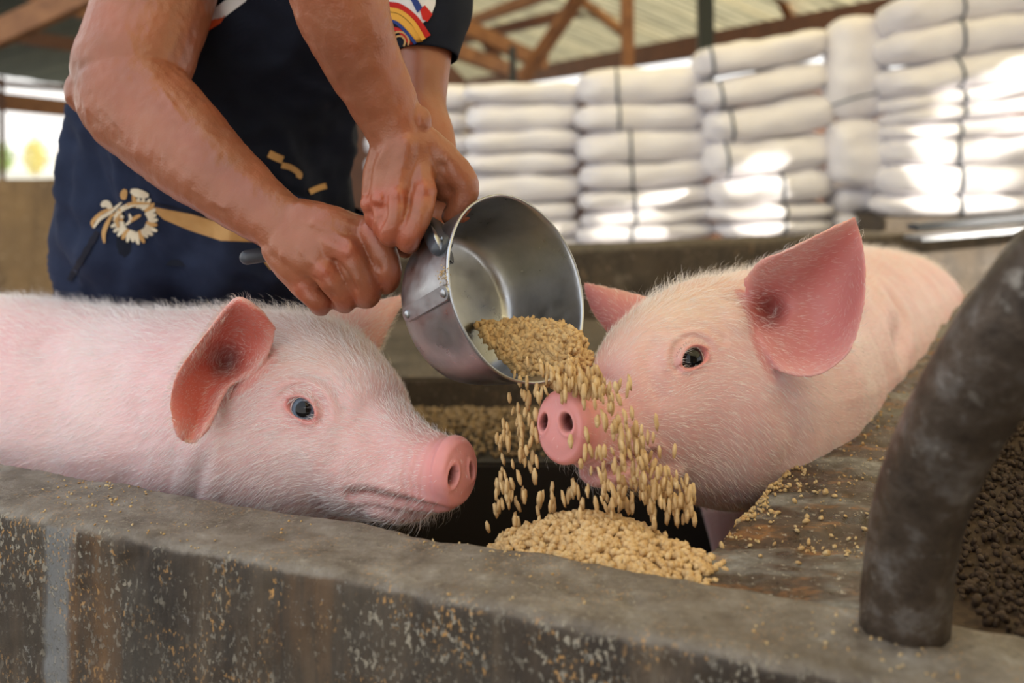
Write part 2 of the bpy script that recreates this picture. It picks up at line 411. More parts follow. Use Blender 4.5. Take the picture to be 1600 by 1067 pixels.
# sweep starts from the right-hand edge and goes to the left one
dv = sweep('wall_middle', (right0.x, right0.y, 0), (right1.x, right1.y, 0), profile(WT - .012, DW, .010, .008, 0, .25), 300, M['divider'], .004, .0785, 11)
dv['kind'] = 'structure'
# back pen wall
p = W(500, 412, 2.95); q = W(1720, 352, 3.45)
bw = sweep('wall_back', (p.x - .2, p.y, 0), (q.x, q.y, 0), profile(p.z, .14, .015, .03, 0, .3), 120, M['backwall'], .006, q.z - p.z, 8)
bw['kind'] = 'structure'
def slab(name, x0, x1, y0, y1, z0, z1, m, bev=.006):
    bm = bmesh.new(); box(bm, ((x0 + x1) / 2, (y0 + y1) / 2, (z0 + z1) / 2), (x1 - x0, y1 - y0, z1 - z0), None, bev)
    o = link(name, mesh_from(bm, name, False), m); o['kind'] = 'structure'; return o
slab('floor', -9, 6, -1.5, 16, -.05, 0, M['floor'])
slab('trim_1', -.62, 1.05, 2.2, 2.93, .0, .59, M['backwall'])
slab('trim_2', -.26, .62, 1.86, 2.2, .0, .515, M['inner'])
# pen floor under the pigs
bm = bmesh.new(); vs = [bm.verts.new(v) for v in [(-1.9, 1.75, .22), (-.0, .96, .22), (.16, .94, .22), (1.3, 2.72, .22), (1.0, 2.9, .22), (-1.5, 2.9, .22)]]
f = bm.faces.new(vs); ex = bmesh.ops.extrude_face_region(bm, geom=[f]); bmesh.ops.translate(bm, verts=[v for v in ex['geom'] if isinstance(v, bmesh.types.BMVert)], vec=(0, 0, -.215))
bmesh.ops.recalc_face_normals(bm, faces=bm.faces)
o = link('floor_pen', mesh_from(bm, 'floor_pen', False), M['penfloor']); o['kind'] = 'structure'
# steel channel lying on the back wall, right
rt = empty('steel_channel', W(1500, 365, 3.15)); tag(rt, 'dark grey steel channel lying on the back pen wall at far right', 'channel')
for nm, y0, y1, hh in (('web', 345, 333, .02), ('flange', 362, 351, .012)):
    bm = bmesh.new(); beam(bm, W(1425, y0 + 10, 3.12), W(1720, y1 - 4, 3.3), .05 if nm == 'web' else .09, hh, .003)
    child(link(nm, mesh_from(bm, nm, False), M['alu'] if nm == 'flange' else M['grip']), rt)

# ---- barn shell: outer wall far left with opening above
p = W(-300, 283, 6.6); q = W(320, 281, 7.4)
o = sweep('wall_left', (p.x, p.y, 0), (q.x + 3, q.y + .5, 0), profile(p.z, .2, .02, .2, 0, .5), 30, M['plaster'], .006); o['kind'] = 'structure'

# ---- roof
roof = empty('ceiling', (0, 6, 2)); roof['kind'] = 'structure'
E0 = Vector((2.33, 5.82, 1.90)); ed = Vector((-3.28, 9.38, 0)).normalized(); en = Vector((-ed.y, ed.x, 0)); 
if en.x > 0: en = -en
SL = .33
def roofpt(t, s, off=0): return E0 + ed * t + en * s + Vector((0, 0, SL * s + off))
def sheet_mesh(w, L, pitch=.137, amp=.022, n=None):
    k = int(w / pitch * 6); V = []; Fc = []
    for i in range(k + 1):
        x = w * i / k; z = amp * math.cos(2 * math.pi * x / pitch)
        V += [(x, 0, z), (x, L, z)]
    for i in range(k): Fc.append((2 * i, 2 * i + 2, 2 * i + 3, 2 * i + 1))
    return pydata('roof_sheet', V, Fc)
sm_right = sheet_mesh(.82, 5.0)
sm_right.materials.append(M['sheet'])
def place_sheet(me, origin, xdir, ydir):
    z = xdir.cross(ydir).normalized(); o = bpy.data.objects.new('roof_sheet', me); C.objects.link(o); o.parent = roof
    o.matrix_parent_inverse = Matrix.Translation(-Vector(roof.location))
    R = Matrix((xdir, ydir, z)).transposed().to_4x4(); o.matrix_basis = Matrix.Translation(origin) @ R
    return o
up = (en + Vector((0, 0, SL))).normalized()
for i in range(-15, 16):
    place_sheet(sm_right, roofpt(i * .8, -.30, .10 + .012 * (i % 2)), ed, up)
# left plane of the roof
LE0 = Vector((-7.3, 12.5, 2.02)); ld = Vector((-.10, 1, 0)).normalized(); ln = Vector((1, .1, 0)).normalized()
lup = (ln + Vector((0, 0, .24))).normalized()
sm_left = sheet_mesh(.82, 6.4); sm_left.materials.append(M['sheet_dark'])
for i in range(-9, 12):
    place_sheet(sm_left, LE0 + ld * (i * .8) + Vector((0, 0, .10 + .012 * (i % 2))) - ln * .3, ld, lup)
frame = empty('trim_3', (0, 8, 1.9)); frame['kind'] = 'structure'
def timber(name, a, b, wd, ht, m='wood'):
    bm = bmesh.new(); beam(bm, a, b, wd, ht); return child(link(name, mesh_from(bm, name, False), M[m]), frame)
timber('wall_plate', roofpt(-11.5, 0, -.04), roofpt(11, 0, -.04), .10, .17, 'wood_dark')
timber('purlin', roofpt(-4.5, 1.15, .0), roofpt(11, 1.15, .0), .07, .10, 'wood')
timber('purlin', roofpt(-4.5, 2.4, .0), roofpt(11, 2.4, .0), .07, .10, 'wood_dark')
timber('purlin', roofpt(-4.5, 3.6, .0), roofpt(11, 3.6, .0), .07, .10, 'wood')
def through(px0, py0, Y0, px1, py1, Y1, wd, ht, m='wood', nm='rafter'): timber(nm, W(px0, py0, Y0), W(px1, py1, Y1), wd, ht, m)
through(818, 122, 8.6, 915, -20, 8.0, .12, .07, 'wood', 'brace')
through(700, 30, 8.5, 850, 100, 9.4, .10, .13, 'wood')
through(700, 75, 8.2, 800, 112, 9.0, .10, .12, 'wood')
through(720, 62, 9.6, 1010, -8, 8.6, .09, .09, 'wood_dark')
through(755, 55, 8.9, 790, 120, 9.0, .07, .09, 'wood_dark', 'brace')
through(1215, -20, 6.9, 1245, 50, 7.2, .06, .08, 'wood')
through(870, -30, 8.2, 985, 60, 8.8, .06, .07, 'wood')
through(981, 120, 7.0, 979, -60, 7.0, .085, .085, 'wood', 'post')
through(695, 110, 7.4, 720, 135, 7.4, .14, .12, 'wood_dark')
bm = bmesh.new(); beam(bm, W(1103, 130, 6.2), W(1101, -80, 6.2), .09, .09); o = child(link('steel_post', mesh_from(bm, 'steel_post', False), M['steel_black']), frame)
bm = bmesh.new(); beam(bm, W(801, 150, 7.4), W(801, 72, 7.4), .05, .04); o = child(link('steel_post', mesh_from(bm, 'steel_post', False), M['steel_black']), frame)
# left part of the frame
through(-80, 150, 11.0, 320, 192, 13.5, .10, .20, 'wood', 'wall_plate')
through(-60, 125, 11.2, 320, 158, 13.8, .08, .07, 'wood_dark', 'wall_plate')
through(-40, 70, 6.2, 150, -18, 6.0, .09, .15, 'wood')
through(0, 52, 8.5, 200, 84, 9.0, .08, .12, 'wood_dark', 'purlin')
through(30, -22, 6.4, 140, 18, 6.6, .10, .12, 'wood')
through(2, 120, 11.2, 4, 300, 11.2, .05, .05, 'wood_dark', 'post')
# added wall behind and right of the viewer, placed to block front-right light
slab('wall_light_block', .45, 5.2, -2.1, -1.95, 0, 3.2, M['plaster'])
# outside ground and shrubs
bm = bmesh.new(); vs = [bm.verts.new(v) for v in [(-60, 13.2, -.06), (60, 16.2, -.06), (60, 90, -.06), (-60, 90, -.06)]]; bm.faces.new(vs)
o = link('ground_outside', mesh_from(bm, 'g', False), M['ground']); o['kind'] = 'structure'
def leafy(name, c, r, n, ls, m, parent=None):
    P = rng.normal(size=(n, 3)); P /= np.linalg.norm(P, axis=1)[:, None]; P *= (rng.random((n, 1)) ** .4)
    V = []; Fc = []
    for i in range(n):
        q = Vector(P[i]); q = Vector((q.x * r[0], q.y * r[1], q.z * r[2])) * (1 + .25 * noise.noise(q * 2.5))
        R = Matrix.Rotation(random.random() * 6.28, 3, Vector(rng.normal(size=3)).normalized())
        b0 = len(V)
        for d in ((-1, 0, 0), (0, .5, .1), (1, 0, 0), (0, -.5, .1)): V.append(Vector(c) + q + R @ (Vector(d) * ls))
        Fc.append((b0, b0 + 1, b0 + 2, b0 + 3))
    return link(name, pydata(name, V, Fc, False), m, parent)
M['leaf2'] = mat('dry yellow leaf', (.42, .36, .10), .7); M['leaf3'] = mat('russet leaf', (.28, .16, .07), .7); M['bark'] = mat('bark', (.08, .05, .03), .9)
for k, (px, hgt, mm, lab) in enumerate([(2, 1.25, 'leaf', 'green shrub beyond the tan wall, by the thin post'), (56, 1.5, 'leaf2', 'yellowish shrub beyond the tan wall, in the middle of the opening'), (108, 1.35, 'leaf3', 'russet shrub beyond the tan wall, nearest the apron')]):
    c = W(px, 240, 34); rt = tag(empty('shrub', (c.x, c.y, -.06)), lab, 'shrub')
    child(leafy('foliage', (c.x, c.y, hgt * .42), (.42, .45, hgt * .42), 900, .06, M[mm]), rt)
    bm = bmesh.new(); tube(bm, [(c.x, c.y, -.06, .05), (c.x, c.y, hgt * .5, .03)]); child(link('stem', mesh_from(bm, 'stem'), M['bark']), rt)

# ================================================================== SACKS
def sack(px0, px1, tl, bl, tr, br, Y, strap=None, depth=.34, label='', vertical=False, dy=0):
    """px extents; top/bottom rows at left and right ends"""
    cx = (px0 + px1) / 2; cyl = (tl + bl) / 2; cyr = (tr + br) / 2
    A = W(px0, cyl, Y); B = W(px1, cyr, Y); c = (A + B) / 2
    a = (B - A).length / 2 * 1.03; h = ((bl - tl) + (br - tr)) / 4 / F * Y * 1.06; b = depth / 2
    ang = math.atan2(B.z - A.z, B.x - A.x)
    seed = random.random() * 100; nu, nv = 40, 28
    ex = .55 if not vertical else .5
    def sgn(v, e): return math.copysign(abs(v) ** e, v)
    def pt(u, v, k=1.0):     # u -1..1 along the length, v around
        w = (1 - abs(u) ** (7)) ** (1 / 2.4)
        cc, ss = math.cos(v), math.sin(v)
        y = b * sgn(cc, .62) * (w * .92 + .04) ; z = h * sgn(ss, .72) * (w * .96 + .02)
        p = Vector((a * u, y, z))
        q = Vector((p.x * 3.2 + seed, p.y * 3, p.z * 5))
        d = noise.noise(q) * .34 + noise.noise(q * 2.7) * .20
        lim = .26 if ss > 0 else .15
        p.z += h * d * lim / .3 * w; p.y += b * noise.noise(q * 1.7 + Vector((9, 0, 0))) * .10 * w
        # creases running in from the ends
        e = max(0, abs(u) - .62) / .38; p.y += .012 * e * math.sin(v * 5 + seed) * w; p.z += .006 * e * math.sin(v * 7 + seed) * w
        p.y *= k if k > 1 else 1; 
        if k > 1: p.z = p.z * (1 + (k - 1) * .6)
        return p
    V = []; Fc = []
    us = [-math.cos(math.pi * i / nu) for i in range(nu + 1)]
    for i, u in enumerate(us):
        u = max(-.9995, min(.9995, u * .55 + .45 * (2 * i / nu - 1)))
        for j in range(nv): V.append(pt(u, 2 * math.pi * j / nv))
    for i in range(nu):
        for j in range(nv):
            Fc.append((i * nv + j, (i + 1) * nv + j, (i + 1) * nv + (j + 1) % nv, i * nv + (j + 1) % nv))
    Fc.append(tuple(range(nv))); Fc.append(tuple(nu * nv + j for j in range(nv))[::-1])
    root = empty('feed_sack', c + Vector((0, depth / 2 + dy, 0))); root.rotation_euler = (0, -ang, 0)
    tag(root, label, 'sack', 'white feed sacks stacked behind the pens')
    link('sack_body', pydata('sack_body', V, Fc), M['sack'], root)
    if strap is not None:
        u0 = (strap - cx) / ((px1 - px0) / 2); sw = .011 / a
        V = []; Fc = []; nn = 56
        for j in range(nn):
            v = 2 * math.pi * j / nn; lean = .05 * math.sin(v + 1) if not vertical else .25 * math.sin(v)
            for du, kk in ((-sw / 2, 1.006), (-sw / 2, 1.03), (sw / 2, 1.03), (sw / 2, 1.006)):
                V.append(pt(u0 + du + lean * .3, v, kk))
        for j in range(nn):
            for k in range(4):
                A0 = j * 4 + k; B0 = ((j + 1) % nn) * 4 + k; A1 = j * 4 + (k + 1) % 4; B1 = ((j + 1) % nn) * 4 + (k + 1) % 4
                Fc.append((A0, B0, B1, A1))
        link('strap', pydata('strap', V, Fc), M['strap'], root)
    return root
ordn = ['topmost', 'second from the top', 'third from the top', 'fourth from the top', 'fifth from the top', 'sixth from the top', 'seventh from the top', 'eighth from the top', 'ninth from the top']
# column behind the man's elbow and wrist (mostly hidden)
ys = [135, 172, 208, 244, 278, 312, 346, 378]
for i in range(7):
    sack(566, 733 + (4, -3, 6, -2, 3, 0, 4)[i], ys[i], ys[i + 1], ys[i] - 2, ys[i + 1] - 1, 5.5, None, .4, 'plain white sack, %s, in the stack behind the man' % ordn[i])
ys = [120, 161, 203, 238, 272, 317, 346, 374, 397]; ofs = [(0, 6), (4, 0), (2, 3), (-2, -4), (4, 2), (0, -8), (-6, 0), (0, 2)]
for i in range(8):
    sack(724 + ofs[i][0], 912 + ofs[i][1], ys[i] + 2, ys[i + 1] + 2, ys[i] + (14 if i == 0 else -2), ys[i + 1] - 1, 5.15, None, .38, 'cream unstrapped sack, %s, in the stack beside the man' % ordn[i])
cols = [(908, 1116, 110, 163, 100, 156, 968), (904, 1114, 162, 209, 156, 200, 971), (907, 1126, 208, 260, 200, 246, 989), (911, 1126, 260, 300, 246, 286, 991), (910, 1132, 300, 338, 287, 318, 995), (914, 1128, 337, 361, 318, 346, 997), (906, 1128, 360, 386, 346, 374, 991), (898, 1100, 385, 408, 377, 402, 991)]
for i, (x0, x1, tl, bl, tr, br, st) in enumerate(cols):
    sack(x0, x1, tl, bl, tr, br, 5.0, st, .40, 'strapped white sack, %s, in the straight stack above the pan' % ordn[i])
cols = [(1098, 1306, 74, 122, 38, 84, 1120), (1102, 1307, 124, 170, 84, 140, 1133), (1114, 1316, 171, 228, 138, 202, 1150), (1114, 1310, 226, 286, 200, 262, 1144), (1122, 1314, 284, 326, 258, 316, 1228), (1120, 1314, 325, 354, 316, 342, 1232), (1134, 1312, 352, 377, 342, 366, 1230), (1146, 1312, 376, 398, 365, 388, 1228)]
for i, (x0, x1, tl, bl, tr, br, st) in enumerate(cols):
    sack(x0, x1, tl, bl, tr, br, 4.8, st, .40, 'strapped white sack, %s, in the tilted stack above the ear' % ordn[i])
# upright sacks
def upright(x0, x1, t, b, Y, strap, label):
    r = sack(x0, x1, 0, 10, 0, 10, Y, None, .3, label, True)
    bpy.data.objects.remove(r.children[0]); 
    cx, cy = (x0 + x1) / 2, (t + b) / 2; c = W(cx, cy, Y); r.location = c + Vector((0, .16, 0)); r.rotation_euler = (0, 0, 0)
    a = (x1 - x0) / 2 / F * Y; h = (b - t) / 2 / F * Y
    V = []; Fc = []; nu, nv = 36, 32; sd = random.random() * 50
    def pt(u, v, k=1):
        w = (1 - abs(u) ** 5) ** (1 / 2.1); p = Vector((a * k * math.copysign(abs(math.cos(v)) ** .75, math.cos(v)) * (w * .95 + .03), .15 * k * math.copysign(abs(math.sin(v)) ** .75, math.sin(v)) * (w * .9 + .05), h * u))
        q = Vector((p.x * 5 + sd, p.y * 5, p.z * 6)); p.x += a * .11 * noise.noise(q) ; p.y += .03 * noise.noise(q * 1.6 + Vector((4, 4, 4))); return p
    for i in range(nu + 1):
        u = max(-.9995, min(.9995, -1 + 2 * i / nu)); u = .5 * u - .5 * math.cos(math.pi * i / nu); u = max(-.9995, min(.9995, u))
        for j in range(nv): V.append(pt(u, 2 * math.pi * j / nv))
    for i in range(nu):
        for j in range(nv): Fc.append((i * nv + j, i * nv + (j + 1) % nv, (i + 1) * nv + (j + 1) % nv, (i + 1) * nv + j))
    Fc.append(tuple(range(nv))[::-1]); Fc.append(tuple(nu * nv + j for j in range(nv)))
    link('sack_body', pydata('sack_body', V, Fc), M['sack'], r)
    if strap:
        V = []; Fc = []; nn = 48
        for j in range(nn):
            v = 2 * math.pi * j / nn; u = strap + .20 * math.cos(v)
            for du, k in ((-.013, 1.005), (-.013, 1.04), (.013, 1.04), (.013, 1.005)): V.append(pt(u + du, v, k))
        for j in range(nn):
            for k in range(4): Fc.append((j * 4 + k, ((j + 1) % nn) * 4 + k, ((j + 1) % nn) * 4 + (k + 1) % 4, j * 4 + (k + 1) % 4))
        link('strap', pydata('strap', V, Fc), M['strap'], r)
upright(1303, 1406, 18, 190, 4.72, -.52, 'tall white feed sack standing upright with a slanting dark strap')
upright(1308, 1408, 184, 294, 4.66, None, 'short bulging white sack standing upright below the tall one')
for i, (t, b) in enumerate([(290, 336), (334, 362), (360, 392)]):
    sack(1312, 1404 + i * 2, t, b, t - 3, b - 3, 4.8, None, .36, 'small plain white sack lying under the upright sacks, %s' % ['upper one', 'middle one', 'lowest one'][i])
cols = [(1408, 1660, -2, 50, -52, 8, 1512), (1404, 1660, 50, 102, 8, 62, 1512), (1406, 1664, 102, 156, 58, 112, 1510), (1408, 1660, 154, 178, 112, 142, 1514), (1410, 1660, 176, 196, 142, 172, 1514), (1408, 1662, 196, 218, 174, 212, 1508), (1406, 1662, 218, 260, 210, 258, 1506), (1402, 1660, 258, 310, 256, 304, 1510), (1394, 1660, 308, 344, 302, 338, 1508)]
for i, (x0, x1, tl, bl, tr, br, st) in enumerate(cols):
    sack(x0, x1, tl, bl, tr, br, 4.45, st, .42, 'strapped white sack, %s, in the stack at the right edge' % ordn[i])
slab('wall_right', -1.6, 3.6, 6.05, 6.15, 0, 1.40, M['wood_dark'])
# platform carrying the sacks (hidden behind the pen wall)
o = slab('trim_4', -.9, 3.2, 4.4, 6.0, 0, .50, M['backwall'])
for nm, xx, yy, zz in (('trim_5', (1.62, 2.65), (4.45, 4.95), .775),):
    slab(nm, xx[0], xx[1], yy[0], yy[1], .50, zz - .01, M['backwall'])

# added out-of-view foliage on the right, placed to dapple the sunlight
rt = tag(empty('dapple_tree', (6.3, 1.6, -.06)), 'added unseen foliage outside the barn at right that dapples the sunlight', 'dapple_tree')
bm = bmesh.new(); tube(bm, [(6.3, 1.6, -.06, .13), (6.25, 1.65, 1.2, .10), (6.1, 1.7, 2.4, .07)]); child(link('trunk', mesh_from(bm, 'trunk'), M['bark']), rt)
child(leafy('foliage', (5.7, 1.9, 2.35), (1.2, 1.4, 1.1), 200, .13, M['leaf']), rt)

# ================================================================== PIGS
def np3(v): return np.array(v, float)
def ear_mesh(bm, rows, thick, n=7):
    """rows: base->tip, each a list of (px,py,Y). returns sample points + inner normals"""
    R = [catmull([W(*p) for p in r], n) for r in rows]; k = len(R[0])
    cols = [catmull([r[i] for r in R], n) for i in range(k)]
    nr = len(cols[0]); G = np.array([[cols[i][j] for i in range(k)] for j in range(nr)])   # j along the ear, i across
    du = np.gradient(G, axis=1); dv = np.gradient(G, axis=0); nn = np.cross(du, dv); nn /= np.linalg.norm(nn, axis=2)[..., None] + 1e-9
    view = G - np3(EYE); sgn = np.sign(-(nn * view).sum(2)).mean(); nn *= 1 if sgn > 0 else -1        # towards the eye
    t = np.ones((nr, k)) * thick
    for j in range(nr):
        for i in range(k):
            e = min(i, k - 1 - i) / (k * .25); s = 1 - j / (nr - 1); t[j, i] *= .55 + .45 * min(1, e) ; t[j, i] *= .65 + .5 * s
    A = G + nn * t[..., None] / 2; B = G - nn * t[..., None] / 2
    va = [[bm.verts.new(p) for p in r] for r in A]; vb = [[bm.verts.new(p) for p in r] for r in B]
    for j in range(nr - 1):
        for i in range(k - 1):
            bm.faces.new((va[j][i], va[j][i + 1], va[j + 1][i + 1], va[j + 1][i])); bm.faces.new((vb[j][i], vb[j + 1][i], vb[j + 1][i + 1], vb[j][i + 1]))
    for j in range(nr - 1):
        bm.faces.new((va[j][0], va[j + 1][0], vb[j + 1][0], vb[j][0])); bm.faces.new((va[j][-1], vb[j][-1], vb[j + 1][-1], va[j + 1][-1]))
    for i in range(k - 1):
        bm.faces.new((va[0][i], vb[0][i], vb[0][i + 1], va[0][i + 1])); bm.faces.new((va[-1][i], va[-1][i + 1], vb[-1][i + 1], vb[-1][i]))
    bmesh.ops.recalc_face_normals(bm, faces=bm.faces)
    ew = np.array([[min(1, min(i, k - 1 - i) / (k * .17)) * min(1, (nr - 1 - j) / (nr * .16) + .15) * (1 if i > k * .5 or j > 3 else 1) for i in range(k)] for j in range(nr)])
    return G.reshape(-1, 3), nn.reshape(-1, 3), ew.reshape(-1)

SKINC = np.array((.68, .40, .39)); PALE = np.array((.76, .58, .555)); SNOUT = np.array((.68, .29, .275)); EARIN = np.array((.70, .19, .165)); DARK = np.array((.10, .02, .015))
def build_pig(name, label, st, disc, ears, eye, mouth, nostrils, legs, extra, creases, seed, voxel=.0026, furN=60000, tail=None, furbox=None):
    # st: (px, py, Y, half-height px, half-width m, exponent)
    root_p = W(*st[-3][:3]); root = empty(name, (root_p.x, root_p.y, .22)); tag(root, label, 'pig')
    ctr = []
    for s in st:
        c = W(s[0], s[1], s[2]); ctr.append((*c, s[3] / F * s[2], s[4], s[5]))
    sp = catmull(ctr, 7); n = 48; bm = bmesh.new(); rings = []
    cs = [Vector(p[:3]) for p in sp]; NN = len(sp)
    for i in range(NN):
        T = (cs[min(i + 1, NN - 1)] - cs[max(i - 1, 0)]).normalized()
        if i < 7: T = (T * (i / 7) + disc['back'] * (1 - i / 7)).normalized()
        side = T.cross(Vector((0, 0, 1))).normalized(); u = side.cross(T).normalized()
        hh, ww, ex = sp[i][3:6]; rg = []
        for k in range(n):
            a = 2 * math.pi * k / n; ca, sa = math.cos(a), math.sin(a)
            taper = 1 - .16 * max(0, sa) * min(1, max(0, i - 8) / 20)
            rg.append(cs[i] + side * (ww * taper * math.copysign(abs(ca) ** ex, ca)) + u * (hh * math.copysign(abs(sa) ** ex, sa)))
        rings.append(rg)
    ring_loft(bm, rings)
    # rounded rump
    c = cs[-1]; ellipsoid(bm, c, (sp[-1][4] * .95, sp[-1][4] * .95, sp[-1][3] * .97))
    # snout disc: a flattened round pad with a raised rim
    dnorm = disc['n']; dc = W(*disc['c']); q = dnorm.to_track_quat('Z', 'Y').to_matrix()
    ellipsoid(bm, dc - dnorm * .010, (disc['w'], disc['h'], .0175), q, 4)
    for (e, r) in extra:
        ellipsoid(bm, W(*e), r if len(r) == 3 else r[:3], None)
    for (x, y, r0) in legs:
        tube(bm, [(x, y, .52, r0 * 1.5), (x + .01, y, .42, r0 * 1.05), (x + .015, y + .01, .34, r0 * .75), (x, y, .27, r0 * .62), (x, y, .235, r0 * .68)], 14, 4, (0, 1, 0))
    if tail: tube(bm, tail, 10, 6)
    ear_pts = []
    for e in ears:
        b2 = bmesh.new(); G, nn, ew = ear_mesh(b2, e['rows'], e['t']); e['ew'] = ew; tmp = bpy.data.meshes.new('t'); b2.to_mesh(tmp); b2.free(); bm.from_mesh(tmp)
        bpy.data.meshes.remove(tmp); ear_pts.append((G, nn * e.get('flip', 1), e))
    me = remesh(bm, voxel, 7, .5)
    # refine around the face
    b = bmesh.new(); b.from_mesh(me); fc = [W(*eye['c'])] + [W(*x[0]) for x in nostrils]
    es = [e for e in b.edges if any((e.verts[0].co - f).length < r for f, r in zip(fc, [.042] + [.024] * len(nostrils)))]
    bmesh.ops.subdivide_edges(b, edges=es, cuts=1, use_grid_fill=True, smooth=.5); bmesh.ops.triangulate(b, faces=[f for f in b.faces if len(f.verts) > 4])
    b.to_mesh(me); b.free()
    bvh = bvh_of(me); P = verts_np(me)
    def hit(px, py):
        r = bvh.ray_cast(EYE, ray(px, py)); return r[0], r[1]
    def around(c, u, v, nrm):
        d = P - np3(c); return d @ np3(u), d @ np3(v), d @ np3(nrm)
    NRM = norms_np(me)
    P = P + NRM * (fbm(P, 11, 3, seed) * .0022 * np.clip((np.linalg.norm(P - np3(dc), axis=1) - .08) / .1, 0, 1))[:, None]
    for (G, nn, e) in ear_pts:
        if 'hollow' in e:
            hx, hy, hY, hr, hdp = e['hollow']; c = np3(W(hx, hy, hY)); rd = np3(ray(hx, hy)); d = P - c; al = d @ rd; pr = np.linalg.norm(d - al[:, None] * rd, axis=1)
            P = P + rd[None, :] * (hdp * np.exp(-(pr / hr) ** 2) * np.exp(-(al / .06) ** 4))[:, None]
    marks = {}
    # --- eyes (both sides)
    hc, hn = hit(*eye['c'][:2]); eyes = [(hc, hn, 1)]
    # mirrored eye on the far side of the head
    j = int(np.argmin([(Vector(c_) - hc).length for c_ in cs])); T = (cs[j + 1] - cs[j - 1]).normalized(); side = T.cross(Vector((0, 0, 1))).normalized()
    off = (hc - cs[j]).dot(side); tgt = hc - side * (2 * off); r = bvh.find_nearest(tgt)
    eyes.append((r[0], r[1], -1))
    eyem = np.zeros(len(P)); eyerim = np.zeros(len(P)); eyeobj = []
    for (c, nn, sd) in eyes:
        if sd == 1: nn = (nn * .6 - ray(*eye['c'][:2]) * .4).normalized()
        fwd = (-T - nn * (-T).dot(nn)); tt = (fwd * math.cos(eye['tilt']) + nn.cross(fwd).normalized() * math.sin(eye['tilt']) * 1).normalized(); up_ = nn.cross(tt).normalized()
        if up_.z < 0: up_ = -up_
        u, v, wz = around(c, tt, up_, nn); near = (np.abs(wz) < .035)
        k = eye['s']; rr = np.sqrt((u / (.0155 * k)) ** 2 + ((v + .10 * u * u / .0155) / (.0088 * k)) ** 2)
        inside = 1 / (1 + np.exp((rr - .86) * 16))
        d = -.011 * inside + .0042 * np.exp(-((rr - 1.18) / .24) ** 2) * (1 + .35 * np.sign(v))
        r2 = np.sqrt((u / (.024 * k)) ** 2 + ((v - .001) / (.0185 * k)) ** 2)
        d += -.0030 * np.exp(-((r2 - 1.0) / .16) ** 2) * (.55 + .45 * np.tanh(v / .006)) + .0022 * np.exp(-((r2 - 1.35) / .25) ** 2) * (.5 + .5 * np.tanh(v / .006))
        d += -.0035 * np.exp(-((u - .021 * k) / .006) ** 2 - ((v + .003) / .004) ** 2)
        P = P + np3(nn)[None, :] * (d * near)[:, None]
        eyem = np.maximum(eyem, inside * near); eyerim = np.maximum(eyerim, near * np.exp(-((rr - 1.05) / .30) ** 2)); eyerim = np.maximum(eyerim, .35 * near * np.exp(-(r2 / 1.5) ** 4))
        R = .0150 * k; cc = c - nn * (R - .0030); eyeobj.append((cc, nn, R, up_, tt))
    # --- nostrils
    nos = np.zeros(len(P))
    for (pc, ru, rv) in nostrils:
        c, _ = hit(*pc[:2]); nn = dnorm; uu = nn.cross(Vector((0, 0, 1))).normalized(); vv = uu.cross(nn).normalized()
        u, v, wz = around(c, uu, vv, nn); ang = .25 if ru > 0 else -.25; ru = abs(ru)
        u2 = u * math.cos(ang) + v * math.sin(ang); v2 = -u * math.sin(ang) + v * math.cos(ang)
        rr = np.sqrt((u2 / ru) ** 2 + (v2 / rv) ** 2); near = (wz > -.02)
        ins = near / (1 + np.exp((rr - .85) * 12)); P = P + np3(nn) * (-.015 * ins + near * .0014 * np.exp(-((rr - 1.35) / .3) ** 2))[:, None]; nos = np.maximum(nos, ins)
    # disc rim and centre dish
    u, v, wz = around(dc, dnorm.orthogonal().normalized(), dnorm.cross(dnorm.orthogonal()).normalized(), dnorm); uu = dnorm.cross(Vector((0, 0, 1))).normalized(); vv = uu.cross(dnorm)
    u, v, wz = around(dc, uu, vv, dnorm); rr = np.sqrt((u / disc['w']) ** 2 + (v / disc['h']) ** 2); on = (wz > -.022) & (wz < .03)
    P = P + np3(dnorm) * (on * (.0022 * np.exp(-((rr - .86) / .12) ** 2) - .0012 * np.exp(-(rr / .55) ** 2)))[:, None]
    dm = np.exp(-np.maximum(0, np.linalg.norm(P - np3(dc), axis=1) - disc['h'] * .95) / .012)
    # --- mouth + creases
    allc = [(mouth, .0052, .0050)] + creases; mm = np.zeros(len(P))
    for (pl, dep, wid) in allc:
        q = [hit(*p_)[0] for p_ in pl]; q = [x for x in q if x is not None]
        if len(q) < 2: continue
        dd_ = poly_dist(P, [np3(x) for x in catmull(q, 4)]); g = np.exp(-(dd_ / wid) ** 2); P = P - NRM * (dep * g)[:, None] + NRM * (dep * .35 * np.exp(-((dd_ - 2.2 * wid) / wid) ** 2))[:, None]
        if pl is mouth: mm = np.exp(-(dd_ / .010) ** 2); mcore = np.exp(-(dd_ / .0028) ** 2)
    # snout wrinkles
    T0 = -disc['back']; along = (P - np3(dc)) @ np3(disc['back'])
    P = P + NRM * (np.sin(along * 620 + fbm(P, 40, 2, 5) * 2) * .0007 * np.exp(-((along - .035) / .025) ** 2))[:, None]
    set_verts(me, P); NRM = norms_np(me)
    # --- colour
    col = np.tile(SKINC, (len(P), 1)); nz = fbm(P, 7, 4, seed + 2)
    def mixc(col, c, w): w = np.clip(w, 0, 1)[:, None]; return col * (1 - w) + c * w
    col = mixc(col, PALE, .35 + .5 * nz); col = mixc(col, np.array((.70, .35, .33)), .9 * np.clip(fbm(P, 5, 3, seed + 7) - .25, 0, .6))
    ctrh = np3(hc) ; top = np.clip((P[:, 2] - (cs[j].z + .055)) / .06, 0, 1) * gauss(np.linalg.norm(P - ctrh, axis=1), .17)
    col = mixc(col, np.array((.72, .58, .44)), .75 * top)
    muz = np.exp(-np.maximum(0, np.linalg.norm(P - np3(dc), axis=1) - .05) / .055); col = mixc(col, np.array((.64, .31, .28)), .55 * muz * (1 + .4 * nz))
